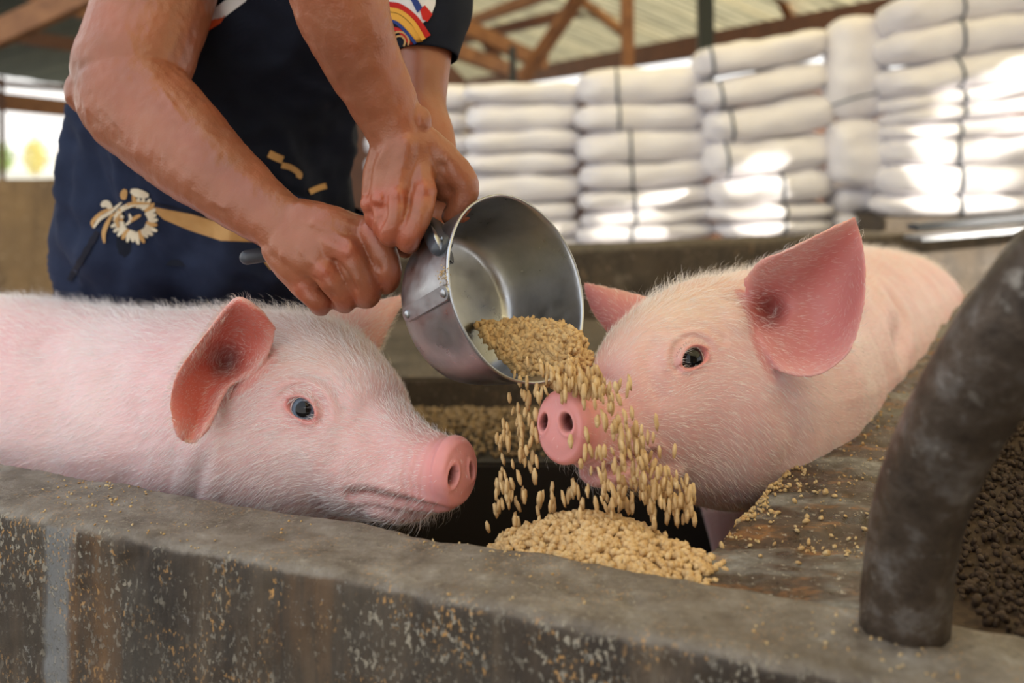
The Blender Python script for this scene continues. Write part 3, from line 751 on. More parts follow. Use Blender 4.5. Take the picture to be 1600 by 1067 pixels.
    col = mixc(col, SNOUT, dm * .95); col = mixc(col, np.array((.52, .20, .17)), .5 * mm); col = mixc(col, np.array((.16, .05, .04)), .7 * mcore)
    col = mixc(col, np.array((.62, .22, .20)), .85 * eyerim); col = mixc(col, np.array((.30, .08, .07)), eyem)
    col = mixc(col, DARK, np.clip(nos * 1.5, 0, 1))
    inner = np.zeros(len(P)); earm = np.zeros(len(P))
    for (G, nn, e) in ear_pts:
        kd = KDTree(len(G)); [kd.insert(Vector(g), i) for i, g in enumerate(G)]; kd.balance()
        lo = G.min(0) - .02; hi = G.max(0) + .02; idx = np.where(((P > lo) & (P < hi)).all(1))[0]
        for i in idx:
            _, jj, dist = kd.find(Vector(P[i]))
            if dist < .016:
                wgt = 1 if dist < .011 else (1 - (dist - .011) / .005); earm[i] = max(earm[i], wgt)
                dt = float(NRM[i] @ nn[jj])
                inner[i] = max(inner[i], wgt * min(1, max(0, (dt + .1) * 2)) * (.25 + .75 * e['ew'][jj]))
    col = mixc(col, np.array((.72, .34, .30)), .55 * earm); col = mixc(col, eye['ear'], inner * .85)
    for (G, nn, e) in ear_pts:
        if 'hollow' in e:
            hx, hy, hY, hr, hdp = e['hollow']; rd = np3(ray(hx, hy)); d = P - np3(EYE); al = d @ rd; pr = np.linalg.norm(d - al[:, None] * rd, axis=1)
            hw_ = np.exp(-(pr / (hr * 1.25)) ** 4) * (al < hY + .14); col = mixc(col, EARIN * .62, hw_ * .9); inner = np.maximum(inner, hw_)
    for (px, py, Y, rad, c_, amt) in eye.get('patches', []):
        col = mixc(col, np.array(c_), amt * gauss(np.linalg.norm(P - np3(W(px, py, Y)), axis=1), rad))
    spk = fbm(P, 330, 1, 31); near = np.linalg.norm(P - np3(dc + disc['back'] * .018), axis=1)
    col = mixc(col, np.array((.12, .06, .05)), ((spk > .86) & (near < .03)).astype(float) * .5)
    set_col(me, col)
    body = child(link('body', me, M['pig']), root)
    # eyeballs
    for (cc, nn, R, u_, t_) in eyeobj:
        bm = bmesh.new(); g = bmesh.ops.create_uvsphere(bm, u_segments=48, v_segments=32, radius=R)
        look = (nn + t_ * .12).normalized(); rot = look.to_track_quat('Z', 'Y').to_matrix().to_4x4()
        eme = mesh_from(bm, 'eyeball'); ez = verts_np(eme)[:, 2] / R
        ec = np.zeros((len(ez), 3)); ec[:] = (.62, .52, .48); ec[ez > .60] = eye['iris']; ec[(ez > .60) & (ez < .70)] = (.03, .03, .035); ec[ez > eye.get('pup', .86)] = (.003, .003, .004)
        set_col(eme, ec); o = child(link('eyeball', eme, M['eye']), root); o.matrix_basis = Matrix.Translation(cc) @ rot
        # cornea lashes
        V = []; Fc = []
        for q_ in range(26):
            a = math.radians(20 + 140 * q_ / 25 + random.uniform(-3, 3)); k = eye['s']
            p0 = cc + nn * (R - .0005) + t_ * (.0165 * k * math.cos(a)) + u_ * (.0112 * k * math.sin(a)); dr = (nn * .6 + u_ * .85 + t_ * .35 * math.cos(a)).normalized() * random.uniform(.006, .010)
            wv = t_ * .00012; b0 = len(V); V += [p0 - wv, p0 + wv, p0 + dr * .6 + wv * .6 + nn * .0006, p0 + dr + Vector((0, 0, -.0015))]; Fc += [(b0, b0 + 1, b0 + 2), (b0, b0 + 2, b0 + 3)]
        child(link('eyelash', pydata('eyelash', V, Fc), M['lash']), root)
    # hooves
    for (x, y, r0) in legs:
        for s_ in (-1, 1):
            bm = bmesh.new(); ellipsoid(bm, Vector((x + s_ * r0 * .33, y - .008, .242)), (r0 * .38, r0 * .62, .022), None, 2)
            child(link('hoof', mesh_from(bm, 'hoof'), M['hoof']), root)
    # ---------------- fur
    me.calc_loop_triangles(); nt_ = len(me.loop_triangles); tri = np.empty(nt_ * 3, np.int32); me.loop_triangles.foreach_get('vertices', tri); tri = tri.reshape(-1, 3)
    P = verts_np(me); NRM = norms_np(me); A, B, C_ = P[tri[:, 0]], P[tri[:, 1]], P[tri[:, 2]]
    area = np.linalg.norm(np.cross(B - A, C_ - A), axis=1) / 2; cen = (A + B + C_) / 3; fn = NRM[tri].mean(1)
    vis = ((np3(EYE) - cen) * fn).sum(1) / np.linalg.norm(np3(EYE) - cen, axis=1)
    dist = np.linalg.norm(cen - np3(EYE), axis=1)
    dens = area * np.where(vis > -.35, 1, .04) * (1.2 / dist) ** 1.0
    dens *= 1 - .97 * np.clip(dm[tri].mean(1) * 1.25, 0, 1); dens *= 1 - .98 * np.clip(eyem[tri].max(1) * 1.5 + eyerim[tri].mean(1) * .3, 0, 1); dens *= 1 - .55 * inner[tri].mean(1); dens *= 1 - .7 * mcore[tri].max(1)
    dens *= (cen[:, 2] > .5); hd = np.linalg.norm(cen - np3(hc), axis=1); dens *= 1 + .8 * (hd < .2)
    pxx = 800 + cen[:, 0] / cen[:, 1] * F; dens *= (pxx > -60) & (pxx < 1680)
    dens /= dens.sum(); ti = rng.choice(nt_, furN, p=dens); r1 = np.sqrt(rng.random(furN)); r2 = rng.random(furN)
    bc = np.stack([1 - r1, r1 * (1 - r2), r1 * r2], 1); V3 = tri[ti]
    pos = (P[V3] * bc[..., None]).sum(1); nr = (NRM[V3] * bc[..., None]).sum(1); nr /= np.linalg.norm(nr, axis=1)[:, None]
    CS = np.array([list(c) for c in cs]); TT = np.gradient(CS, axis=0); TT /= np.linalg.norm(TT, axis=1)[:, None]
    d2 = ((pos[:, None, :] - CS[None, ::3, :]) ** 2).sum(2).argmin(1) * 3; flow = TT[d2] + np.array((0, 0, -.35))
    em = (earm[V3] * bc).sum(1)
    # on ears the hair runs from base to tip
    for (G, nn, e) in ear_pts:
        base = np.mean([list(W(*p_)) for p_ in e['rows'][0]], axis=0); ddv = pos - base; near = (em > .3) & (np.linalg.norm(ddv, axis=1) < .25)
        flow[near] = ddv[near] / (np.linalg.norm(ddv[near], axis=1)[:, None] + 1e-6)
    flow += np.stack([fbm(pos, 16, 2, 50 + k_) for k_ in range(3)], 1) * .40 + rng.normal(size=flow.shape) * .16
    flow -= nr * (flow * nr).sum(1)[:, None]; flow /= np.linalg.norm(flow, axis=1)[:, None] + 1e-9
    dd0 = np.linalg.norm(pos - np3(dc), axis=1)
    Lh = rng.uniform(.007, .013, furN) * np.clip(.45 + dd0 / .22, .5, 1.25)
    neck = np.clip((nr[:, 2] - .6) / .3, 0, 1) * (np.linalg.norm(pos - np3(hc), axis=1) > .05) * (em < .2); Lh *= 1 + 1.3 * neck * rng.random(furN)
    lift = rng.uniform(.10, .38, furN) + .8 * neck * rng.random(furN) ** 2; lift = lift + em * .25
    chin = np.clip((-nr[:, 2] - .1) / .4, 0, 1) * gauss(dd0, .13); chin = np.where(rng.random(furN) < .22, chin, 0); Lh *= 1 + 1.8 * chin; lift += .8 * chin
    edge = (em > .5) * (((np3(EYE) - pos) * nr).sum(1) / np.linalg.norm(pos - np3(EYE), axis=1) < .35); Lh *= 1 - .35 * (em > .5) * (1 - edge)
    wdt = np.cross(flow, nr); ang = rng.uniform(-1.2, 1.2, furN)[:, None]; wdt = wdt * np.cos(ang) + nr * np.sin(ang)
    hw = (.00012 * rng.uniform(.7, 1.4, furN))[:, None]; pos0 = pos - nr * .0008
    mid = pos + (flow * (1 - lift * .35)[:, None] + nr * lift[:, None]) * (Lh * .5)[:, None]
    tip = mid + (flow * 1.0 + nr * (lift * .35)[:, None] + np.array((0, 0, -.12)) + rng.normal(size=flow.shape) * .08) * (Lh * .55)[:, None]
    VV = np.concatenate([pos0 - wdt * hw, pos0 + wdt * hw, mid + wdt * hw * .8, mid - wdt * hw * .8, tip], 1).reshape(-1, 3)
    k = np.arange(furN)[:, None] * 5
    fq = k + np.array([[0, 1, 2, 3]]); ft = k + np.array([[3, 2, 4]])
    fm = bpy.data.meshes.new('fur'); nV = len(VV); fm.vertices.add(nV); fm.vertices.foreach_set('co', VV.astype(np.float32).ravel())
    fm.loops.add(furN * 7); fm.loops.foreach_set('vertex_index', np.concatenate([fq, ft], 1).astype(np.int32).ravel())
    fm.polygons.add(furN * 2); ls = (np.arange(furN)[:, None] * 7 + np.array([[0, 4]])).astype(np.int32).ravel(); fm.polygons.foreach_set('loop_start', ls)
    fm.update(calc_edges=True)
    fo = child(link('fur', fm, M['fur']), root); fo['kind'] = 'stuff'
    return root, hc
M['eye'] = mat('wet eye', (.1, .1, .1), .06, spec=.35); g_ = N(M['eye']); g_.set('Base Color', g_.attr())
M['lash'] = mat('pale lash', (.55, .42, .36), .6); M['hoof'] = mat('hoof horn', (.09, .06, .045), .5)

# ---- left pig
snL = Vector((.80, -.60, .03)).normalized()
stL = [(712, 739, 1.066, 52, .031, .95), (697, 740, 1.072, 55, .0345, .95), (670, 736, 1.088, 62, .039, .95), (636, 730, 1.105, 77, .045, .95), (592, 712, 1.135, 101, .058, .94), (546, 680, 1.17, 143, .077, .95),
       (486, 661, 1.21, 167, .098, .95), (405, 664, 1.27, 181, .117, .95), (320, 672, 1.34, 187, .135, .95), (200, 684, 1.44, 202, .165, .92), (70, 684, 1.54, 214, .185, .9),
       (-60, 686, 1.64, 224, .19, .9), (-190, 700, 1.74, 228, .185, .9), (-290, 716, 1.82, 205, .16, .9)]
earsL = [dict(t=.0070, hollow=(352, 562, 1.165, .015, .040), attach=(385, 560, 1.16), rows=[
    [(433, 512, 1.140), (413, 490, 1.120), (392, 475, 1.110), (371, 466, 1.106), (350, 484, 1.112)],
    [(424, 545, 1.150), (398, 528, 1.165), (372, 516, 1.172), (346, 508, 1.150), (320, 522, 1.110)],
    [(400, 578, 1.152), (374, 568, 1.168), (346, 560, 1.175), (316, 556, 1.152), (290, 562, 1.100)],
    [(356, 606, 1.146), (342, 602, 1.160), (325, 597, 1.165), (298, 593, 1.138), (273, 592, 1.092)],
    [(334, 650, 1.122), (323, 646, 1.136), (308, 642, 1.138), (286, 637, 1.112), (264, 632, 1.086)],
    [(311, 688, 1.100), (305, 694, 1.100), (297, 698, 1.100), (284, 690, 1.092), (270, 668, 1.083)]]),
    dict(t=.0065, flip=-1, rows=[
    [(432, 512, 1.30), (470, 525, 1.27), (510, 545, 1.25), (550, 572, 1.24), (572, 592, 1.26)],
    [(478, 494, 1.30), (508, 508, 1.275), (540, 525, 1.265), (568, 548, 1.262), (582, 568, 1.28)],
    [(530, 483, 1.31), (556, 492, 1.29), (578, 506, 1.282), (592, 524, 1.286), (594, 545, 1.30)],
    [(582, 471, 1.32), (596, 478, 1.31), (606, 487, 1.305), (610, 498, 1.31), (607, 512, 1.315)],
    [(626, 460, 1.335), (627, 464, 1.334), (627, 468, 1.333), (627, 473, 1.334), (625, 480, 1.336)]])]
pigL, _ = build_pig('pig', 'pink pig at left, in profile behind the concrete wall, ear folded down over its cheek', stL,
    dict(c=(719, 738, 1.055), n=snL, w=.0315, h=.0370, back=-snL), earsL,
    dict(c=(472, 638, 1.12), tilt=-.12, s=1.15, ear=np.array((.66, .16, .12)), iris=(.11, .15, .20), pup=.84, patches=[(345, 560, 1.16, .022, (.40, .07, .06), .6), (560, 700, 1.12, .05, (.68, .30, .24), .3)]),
    [(686, 793), (656, 788), (616, 779), (577, 770), (548, 771)],
    [((709, 744, 1.05), .0056, .0098), ((738, 736, 1.05), -.0045, .0092)],
    [(-.60, 1.53, .034), (-.54, 1.40, .034), (-1.12, 1.86, .036), (-1.02, 1.68, .036)],
    [((515, 740, 1.185), (.085, .055, .055)), ((625, 790, 1.10), (.040, .028, .017)), ((455, 600, 1.195), (.06, .05, .05)), ((330, 760, 1.30), (.10, .09, .10))],
    [([(300, 800), (312, 740), (300, 690)], .005, .010), ([(190, 800), (205, 690), (170, 600)], .004, .02), ([(80, 720), (90, 600), (60, 540)], .004, .022), ([(430, 590), (470, 585), (515, 600), (540, 640)], .0022, .006),
     ([(560, 655), (590, 690), (600, 720)], .003, .012), ([(520, 640), (535, 680), (520, 720)], .002, .010)], 11, furN=80000)
# ---- right pig
snR = Vector((-.52, -.84, .05)).normalized()
stR = [(884, 669, 1.040, 53, .035, .95), (902, 667, 1.055, 56, .037, .95), (926, 666, 1.075, 66, .041, .95), (950, 664, 1.09, 82, .047, .94), (985, 642, 1.12, 118, .062, .95), (1033, 617, 1.16, 150, .074, .95),
       (1090, 607, 1.21, 172, .094, .95), (1142, 608, 1.275, 180, .114, .95), (1186, 602, 1.36, 178, .128, .95), (1220, 590, 1.48, 170, .138, .93), (1256, 568, 1.65, 160, .148, .9),
       (1298, 545, 1.85, 150, .165, .9), (1345, 525, 2.08, 138, .17, .9), (1395, 505, 2.30, 112, .165, .9), (1425, 500, 2.42, 95, .14, .9)]
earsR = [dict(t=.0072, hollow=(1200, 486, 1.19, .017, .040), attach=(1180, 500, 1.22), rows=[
    [(1166, 436, 1.200), (1168, 470, 1.196), (1180, 515, 1.172), (1196, 552, 1.162), (1216, 582, 1.156)],
    [(1188, 408, 1.155), (1202, 460, 1.218), (1216, 505, 1.200), (1233, 546, 1.182), (1253, 590, 1.148)],
    [(1225, 392, 1.135), (1245, 440, 1.208), (1262, 485, 1.218), (1278, 530, 1.197), (1290, 582, 1.143)],
    [(1265, 372, 1.138), (1287, 412, 1.198), (1305, 455, 1.208), (1318, 500, 1.188), (1329, 548, 1.138)],
    [(1305, 352, 1.150), (1320, 380, 1.182), (1334, 415, 1.188), (1343, 450, 1.172), (1350, 488, 1.148)],
    [(1337, 335, 1.168), (1342, 348, 1.172), (1348, 368, 1.174), (1352, 395, 1.170), (1355, 428, 1.162)]]),
    dict(t=.0065, rows=[
    [(1060, 478, 1.28), (1040, 500, 1.26), (1015, 525, 1.245), (990, 542, 1.245), (975, 552, 1.26)],
    [(1022, 466, 1.29), (1005, 485, 1.275), (985, 510, 1.268), (970, 526, 1.270), (960, 536, 1.285)],
    [(985, 455, 1.30), (970, 470, 1.285), (957, 490, 1.28), (948, 504, 1.285), (942, 513, 1.295)],
    [(945, 445, 1.31), (938, 455, 1.302), (932, 468, 1.300), (928, 480, 1.304), (925, 490, 1.31)],
    [(911, 438, 1.325), (911, 442, 1.322), (912, 448, 1.322), (913, 454, 1.323), (915, 461, 1.325)]])]
pigR, _ = build_pig('pig', 'pink pig at right with upright pricked ear, its snout under the falling feed', stR,
    dict(c=(875, 669, 1.022), n=snR, w=.0300, h=.0385, back=-snR), earsR,
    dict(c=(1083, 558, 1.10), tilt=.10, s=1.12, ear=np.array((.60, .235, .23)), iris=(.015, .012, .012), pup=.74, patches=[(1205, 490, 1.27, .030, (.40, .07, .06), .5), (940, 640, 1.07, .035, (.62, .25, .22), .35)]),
    [(918, 742), (945, 733), (975, 722), (1000, 714), (1022, 710)],
    [((849, 660, 1.01), .0048, .0088), ((884, 661, 1.01), -.0060, .0092)],
    [(.35, 1.64, .032), (.47, 1.62, .032), (.78, 2.28, .036), (.88, 2.22, .036)],
    [((1108, 690, 1.215), (.080, .060, .060)), ((955, 735, 1.075), (.034, .028, .018)), ((1112, 515, 1.19), (.05, .045, .040)), ((1000, 720, 1.12), (.05, .04, .03))],
    [([(1060, 520), (1090, 510), (1130, 530)], .002, .005), ([(1230, 640), (1240, 700), (1215, 740)], .004, .02), ([(1020, 540), (1012, 580), (1030, 620)], .002, .008), ([(1395, 470), (1410, 500), (1400, 540)], .006, .02)], 23, furN=80000,
    tail=[(.93, 2.50, .72, .012), (.95, 2.56, .70, .010), (.93, 2.59, .66, .007), (.95, 2.57, .63, .005)])

# ================================================================== THE MAN
def PX(px, py, Y, hw, hb=None):
    c = W(px, py, Y); r = hw / F * Y; return (c.x, c.y, c.z, r, (hb if hb else hw) / F * Y)
man = empty('person', W(330, 0, 1.62).xy.to_3d() + Vector((0, 0, .22)))
tag(man, 'man in black shirt and embroidered navy apron bending to pour feed from a metal pan', 'person')
bm = bmesh.new(); VU = (0, -1, 0.2)
# camera-left arm: shoulder, elbow, forearm, wrist
tube(bm, [PX(420, -260, 1.50, 80), PX(330, -170, 1.42, 92, 85), PX(262, -60, 1.37, 94, 85), PX(232, 30, 1.33, 92, 82), PX(205, 108, 1.30, 92, 80)], 28, 6, VU)
tube(bm, [PX(190, 112, 1.30, 66, 70), PX(205, 150, 1.28, 84, 78), PX(258, 200, 1.25, 80, 74), PX(332, 268, 1.20, 67, 62), PX(398, 321, 1.165, 54, 46), PX(440, 350, 1.145, 47, 36), PX(470, 372, 1.135, 50, 32)], 28, 6, VU)
ellipsoid(bm, W(142, 142, 1.30), (.030, .04, .034))                  # elbow bone
# back of the hand + fingers
K = {'i': (583, 362, 1.125), 'm': (543, 394, 1.105), 'r': (508, 424, 1.112), 'p': (472, 449, 1.130)}
src = [(482, 342, 1.135), (468, 358, 1.125), (450, 375, 1.125), (432, 392, 1.135)]
for (k, v), s_, r0 in zip(K.items(), src, (21, 22, 21, 18)):
    tube(bm, [PX(*s_, 22, 20), PX((s_[0] + v[0]) / 2, (s_[1] + v[1]) / 2, (s_[2] + v[2]) / 2 + .002, 22, 19), PX(*v, r0, r0 - 1)], 16, 5, VU)
    ellipsoid(bm, W(v[0] + 1, v[1], v[2] - .007), (.0105, .009, .0105))
tube(bm, [PX(470, 350, 1.130, 38, 24), PX(515, 362, 1.124, 42, 27), PX(552, 378, 1.126, 38, 27)], 18, 4, VU)
tube(bm, [PX(452, 370, 1.128, 40, 24), PX(488, 390, 1.120, 44, 27), PX(518, 404, 1.122, 38, 27)], 18, 4, VU)
tube(bm, [PX(440, 382, 1.136, 34, 22), PX(466, 410, 1.128, 36, 25), PX(486, 430, 1.130, 32, 25)], 18, 4, VU)
tube(bm, [PX(575, 385, 1.150, 30, 20), PX(550, 418, 1.145, 32, 20), PX(515, 445, 1.150, 30, 20)], 16, 4, VU)
FING = [[(583, 362, 1.118, 22), (598, 394, 1.114, 22.5), (606, 424, 1.116, 22), (604, 438, 1.134, 20), (592, 438, 1.158, 17), (578, 420, 1.170, 15)],
        [(543, 392, 1.106, 22), (560, 425, 1.106, 22), (573, 452, 1.114, 21), (572, 463, 1.130, 19.5), (562, 460, 1.152, 17), (549, 444, 1.162, 15)],
        [(508, 422, 1.110, 21), (525, 446, 1.112, 20.5), (539, 464, 1.120, 19), (538, 472, 1.135, 18), (529, 468, 1.156, 16), (518, 450, 1.165, 14)],
        [(473, 447, 1.126, 19), (488, 462, 1.126, 18.5), (501, 472, 1.130, 17.5), (502, 478, 1.142, 16), (495, 474, 1.155, 14), (487, 458, 1.168, 13)]]
for f_ in FING: tube(bm, [PX(*q) for q in f_], 16, 6, VU)
tube(bm, [PX(470, 335, 1.165, 26), PX(520, 345, 1.190, 24), PX(575, 362, 1.20, 19), PX(612, 380, 1.20, 17), PX(632, 392, 1.195, 14)], 14, 5, VU)   # thumb behind
left = remesh(bm, .0023, 5, .5)
# central arm reaching down to the handle
bm = bmesh.new()
tube(bm, [PX(640, -330, 1.30, 80), PX(560, -330, 1.12, 84), PX(492, -230, 1.03, 84, 78), PX(500, -120, 1.04, 82, 72), PX(528, -10, 1.06, 75, 66), PX(560, 82, 1.08, 64, 56), PX(598, 158, 1.095, 53, 43), PX(620, 208, 1.10, 46, 35), PX(634, 236, 1.10, 50, 33)], 30, 6, VU)
ellipsoid(bm, W(655, 190, 1.10), (.014, .016, .018))
K2 = [((662, 298, 1.082), (652, 228, 1.095), 22), ((620, 306, 1.078), (634, 226, 1.085), 21), ((594, 314, 1.085), (614, 228, 1.088), 18), ((578, 318, 1.100), (600, 226, 1.098), 15)]
for v, s_, r0 in K2:
    tube(bm, [PX(*s_, 21, 19), PX((s_[0] + v[0]) / 2, (s_[1] + v[1]) / 2, (s_[2] + v[2]) / 2 + .003, 22, 19), PX(*v, r0, r0 - 1)], 16, 5, VU)
    ellipsoid(bm, W(v[0], v[1], v[2] - .008), (.0105, .009, .0105))
tube(bm, [PX(630, 240, 1.125, 46, 28), PX(636, 275, 1.120, 52, 28), PX(632, 300, 1.120, 46, 28)], 18, 4, VU)
tube(bm, [PX(662, 235, 1.115, 30, 26), PX(690, 268, 1.115, 34, 28), PX(698, 290, 1.120, 28, 24)], 18, 4, VU)
FING2 = [[(662, 298, 1.082, 21), (655, 338, 1.070, 20.5), (642, 368, 1.068, 20), (638, 379, 1.085, 18), (650, 378, 1.115, 15), (664, 366, 1.125, 14)],
         [(620, 306, 1.076, 19), (618, 340, 1.068, 17.5), (610, 364, 1.072, 16.5), (610, 372, 1.092, 15), (624, 370, 1.118, 13.5), (640, 362, 1.13, 12)],
         [(594, 314, 1.083, 15.5), (598, 338, 1.078, 14.5), (596, 354, 1.084, 14), (598, 360, 1.102, 13), (612, 360, 1.125, 12)],
         [(578, 318, 1.100, 13), (582, 334, 1.095, 12.5), (584, 346, 1.100, 12), (590, 350, 1.115, 11), (602, 352, 1.132, 10)]]
for f_ in FING2: tube(bm, [PX(*q) for q in f_], 16, 6, VU)
tube(bm, [PX(668, 222, 1.105, 26), PX(700, 255, 1.105, 25), PX(727, 290, 1.108, 21), PX(720, 318, 1.112, 19), PX(706, 338, 1.116, 17)], 16, 6, VU)   # thumb
mid = remesh(bm, .0023, 5, .5)
# camera-right arm in the shade with its hand behind the grip
bm = bmesh.new()
tube(bm, [PX(650, -180, 1.42, 70), PX(665, -70, 1.36, 62), PX(662, 40, 1.32, 50), PX(660, 110, 1.29, 43), PX(660, 168, 1.27, 38), PX(674, 215, 1.24, 37), PX(688, 262, 1.21, 30, 26), PX(694, 290, 1.20, 34, 22)], 24, 6, VU)
for k, (dx, r0) in enumerate(((16, 14), (4, 14), (-9, 13), (-21, 11))):
    tube(bm, [PX(692 + dx, 300, 1.20, r0), PX(694 + dx, 330, 1.195, r0), PX(686 + dx, 352, 1.18, r0 - 1), PX(674 + dx, 356, 1.158, r0 - 2)], 12, 5, VU)
tube(bm, [PX(712, 285, 1.19, 18), PX(730, 312, 1.165, 17), PX(722, 334, 1.15, 15)], 12, 5, VU)
right = remesh(bm, .0030, 4, .5)
# torso, neck, head and legs (mostly inside the clothes or above the frame)
bm = bmesh.new()
TOR = [(560, 338, 175, 1.82), (480, 338, 186, 1.75), (380, 338, 186, 1.65), (300, 340, 182, 1.64), (215, 350, 182, 1.62), (170, 362, 182, 1.60), (100, 425, 182, 1.56), (0, 500, 180, 1.50), (-100, 535, 195, 1.46), (-200, 540, 190, 1.42), (-260, 540, 120, 1.38), (-300, 540, 62, 1.34)]
rings = []
for (py, cx, hw, Y) in TOR:
    c = W(cx, py, Y); a_ = hw / F * Y; b_ = min(.105, a_ * .7); rings.append([(c.x + a_ * math.cos(t), c.y + b_ * math.sin(t), c.z) for t in [2 * math.pi * k / 32 for k in range(32)]])
ring_loft(bm, rings)
hd = W(540, -390, 1.26); ellipsoid(bm, hd, (.078, .098, .115)); ellipsoid(bm, hd + Vector((0, -.10, -.02)), (.013, .02, .022)); ellipsoid(bm, hd + Vector((0, -.075, -.075)), (.045, .04, .035))
for s_ in (-1, 1): ellipsoid(bm, hd + Vector((s_ * .08, .01, -.01)), (.010, .02, .032)); ellipsoid(bm, hd + Vector((s_ * .03, -.088, .012)), (.017, .012, .009))
ellipsoid(bm, hd + Vector((0, -.093, -.058)), (.026, .010, .009))
tube(bm, [(hd.x, hd.y + .03, hd.z - .05, .055), (W(540, -270, 1.38).x, 1.38, W(540, -270, 1.38).z, .06)], 16, 4, (0, 1, 0))
for sx_ in (-1, 1):
    x0 = W(330, 500, 1.66).x + sx_ * .115
    tube(bm, [(x0, 1.80, .80, .090), (x0 + sx_ * .01, 1.84, .60, .070), (x0 + sx_ * .01, 1.86, .40, .052), (x0 + sx_ * .01, 1.88, .27, .040)], 18, 5, (0, 1, 0))
tors = remesh(bm, .008, 3, .5)
bm = bmesh.new()
for m_ in (left, mid, right, tors): bm.from_mesh(m_)
ninner = [len(left.vertices), len(mid.vertices)]
body = bpy.data.meshes.new('body'); bm.to_mesh(body); bm.free(); body.polygons.foreach_set('use_smooth', [True] * len(body.polygons))
P = verts_np(body); NR = norms_np(body); na = sum(ninner)
# tendons, veins, creases
def line3(pl): return [np3(W(*q)) for q in pl]
def ridge(pl, h, wd):
    global P
    q = catmull(line3(pl), 4); d = poly_dist(P[:na], q); P[:na] += NR[:na] * (h * np.exp(-(d / wd) ** 2))[:, None]
for (k, v), s_ in zip(K.items(), src):      # extensor tendons of the left hand
    ridge([(s_[0] + 8, s_[1] + 4, s_[2] - .026), ((s_[0] + v[0]) / 2, (s_[1] + v[1]) / 2, (s_[2] + v[2]) / 2 - .014), (v[0], v[1], v[2] - .014)], .0018, .0038)
for v, s_, _ in K2: ridge([(s_[0], s_[1] + 8, s_[2] - .022), ((s_[0] + v[0]) / 2, (s_[1] + v[1]) / 2, (s_[2] + v[2]) / 2 - .014), (v[0], v[1], v[2] - .015)], .0017, .0036)
for a_, b_ in (((562, 378), (592, 420)), ((524, 408), (556, 450)), ((490, 437), (520, 466))): ridge([(a_[0], a_[1], 1.10), ((a_[0] + b_[0]) / 2, (a_[1] + b_[1]) / 2, 1.092), (b_[0], b_[1], 1.10)], -.0035, .0038)
for a_, b_ in (((641, 306), (634, 352)), ((606, 314), (606, 350)), ((587, 320), (592, 344))): ridge([(a_[0], a_[1], 1.075), ((a_[0] + b_[0]) / 2, (a_[1] + b_[1]) / 2, 1.066), (b_[0], b_[1], 1.066)], -.0035, .0042)
ridge([(690, 262, 1.085), (694, 300, 1.09), (690, 330, 1.10)], -.006, .006)
for pl in ([(235, 120, 1.235), (300, 200, 1.17), (370, 265, 1.14), (430, 318, 1.11)], [(180, 190, 1.21), (260, 262, 1.18), (350, 325, 1.14)], [(500, 30, 1.0), (545, 110, 1.03), (600, 190, 1.06), (640, 250, 1.065)], [(575, 10, 1.0), (600, 90, 1.035), (632, 170, 1.06)],
           [(455, 355, 1.10), (490, 380, 1.10), (500, 405, 1.095)], [(470, 345, 1.11), (520, 362, 1.105), (560, 385, 1.09)], [(625, 235, 1.065), (640, 262, 1.062), (642, 290, 1.062)], [(600, 250, 1.07), (606, 282, 1.068)]):
    ridge(pl, .0016, .0032)
for i_ in range(7):      # wrist creases
    t_ = i_ / 6; ridge([(578 + 2 * i_, 205 + 5 * i_, 1.075), (612, 218 + 4 * i_, 1.055), (655, 205 + 5 * i_, 1.08)], -.0007, .0016)
fb = fbm(P[:na], 28, 3, 3); P[:na] += NR[:na] * (fb * .0014)[:, None]
wr = fbm(P[:na] * np.array((1.0, .6, .55)), 130, 3, 12); P[:na] += NR[:na] * (wr * .0005)[:, None]
set_verts(body, P)
col = np.tile(np.array((.285, .098, .045)), (len(P), 1)); nz = fbm(P, 14, 4, 5)
col *= (1 + .16 * nz)[:, None]
red = np.zeros(len(P))
for v in list(K.values()) + [x[0] for x in K2]: red += .75 * gauss(np.linalg.norm(P - np3(W(v[0], v[1], v[2] - .012)), axis=1), .013)
for f_ in FING + FING2: red += .6 * gauss(np.linalg.norm(P - np3(W(*f_[2][:3])), axis=1), .017)
red = np.clip(red, 0, .8)[:, None]; col = col * (1 - red) + np.array((.36, .085, .042)) * red
vn = np.clip(fbm(P, 60, 2, 8), 0, 1)[:, None] * .18; col = col * (1 - vn) + np.array((.38, .18, .11)) * vn
set_col(body, col); child(link('body', body, M['skin']), man)
# hair cap
bm = bmesh.new(); ellipsoid(bm, hd + Vector((0, .018, .022)), (.086, .098, .108), None, 4)
bmesh.ops.delete(bm, geom=[v for v in bm.verts if v.co.y < hd.y - .035 and v.co.z < hd.z + .06 or v.co.z < hd.z - .05], context='VERTS')
child(link('hair', mesh_from(bm, 'hair'), M['cord']), man)
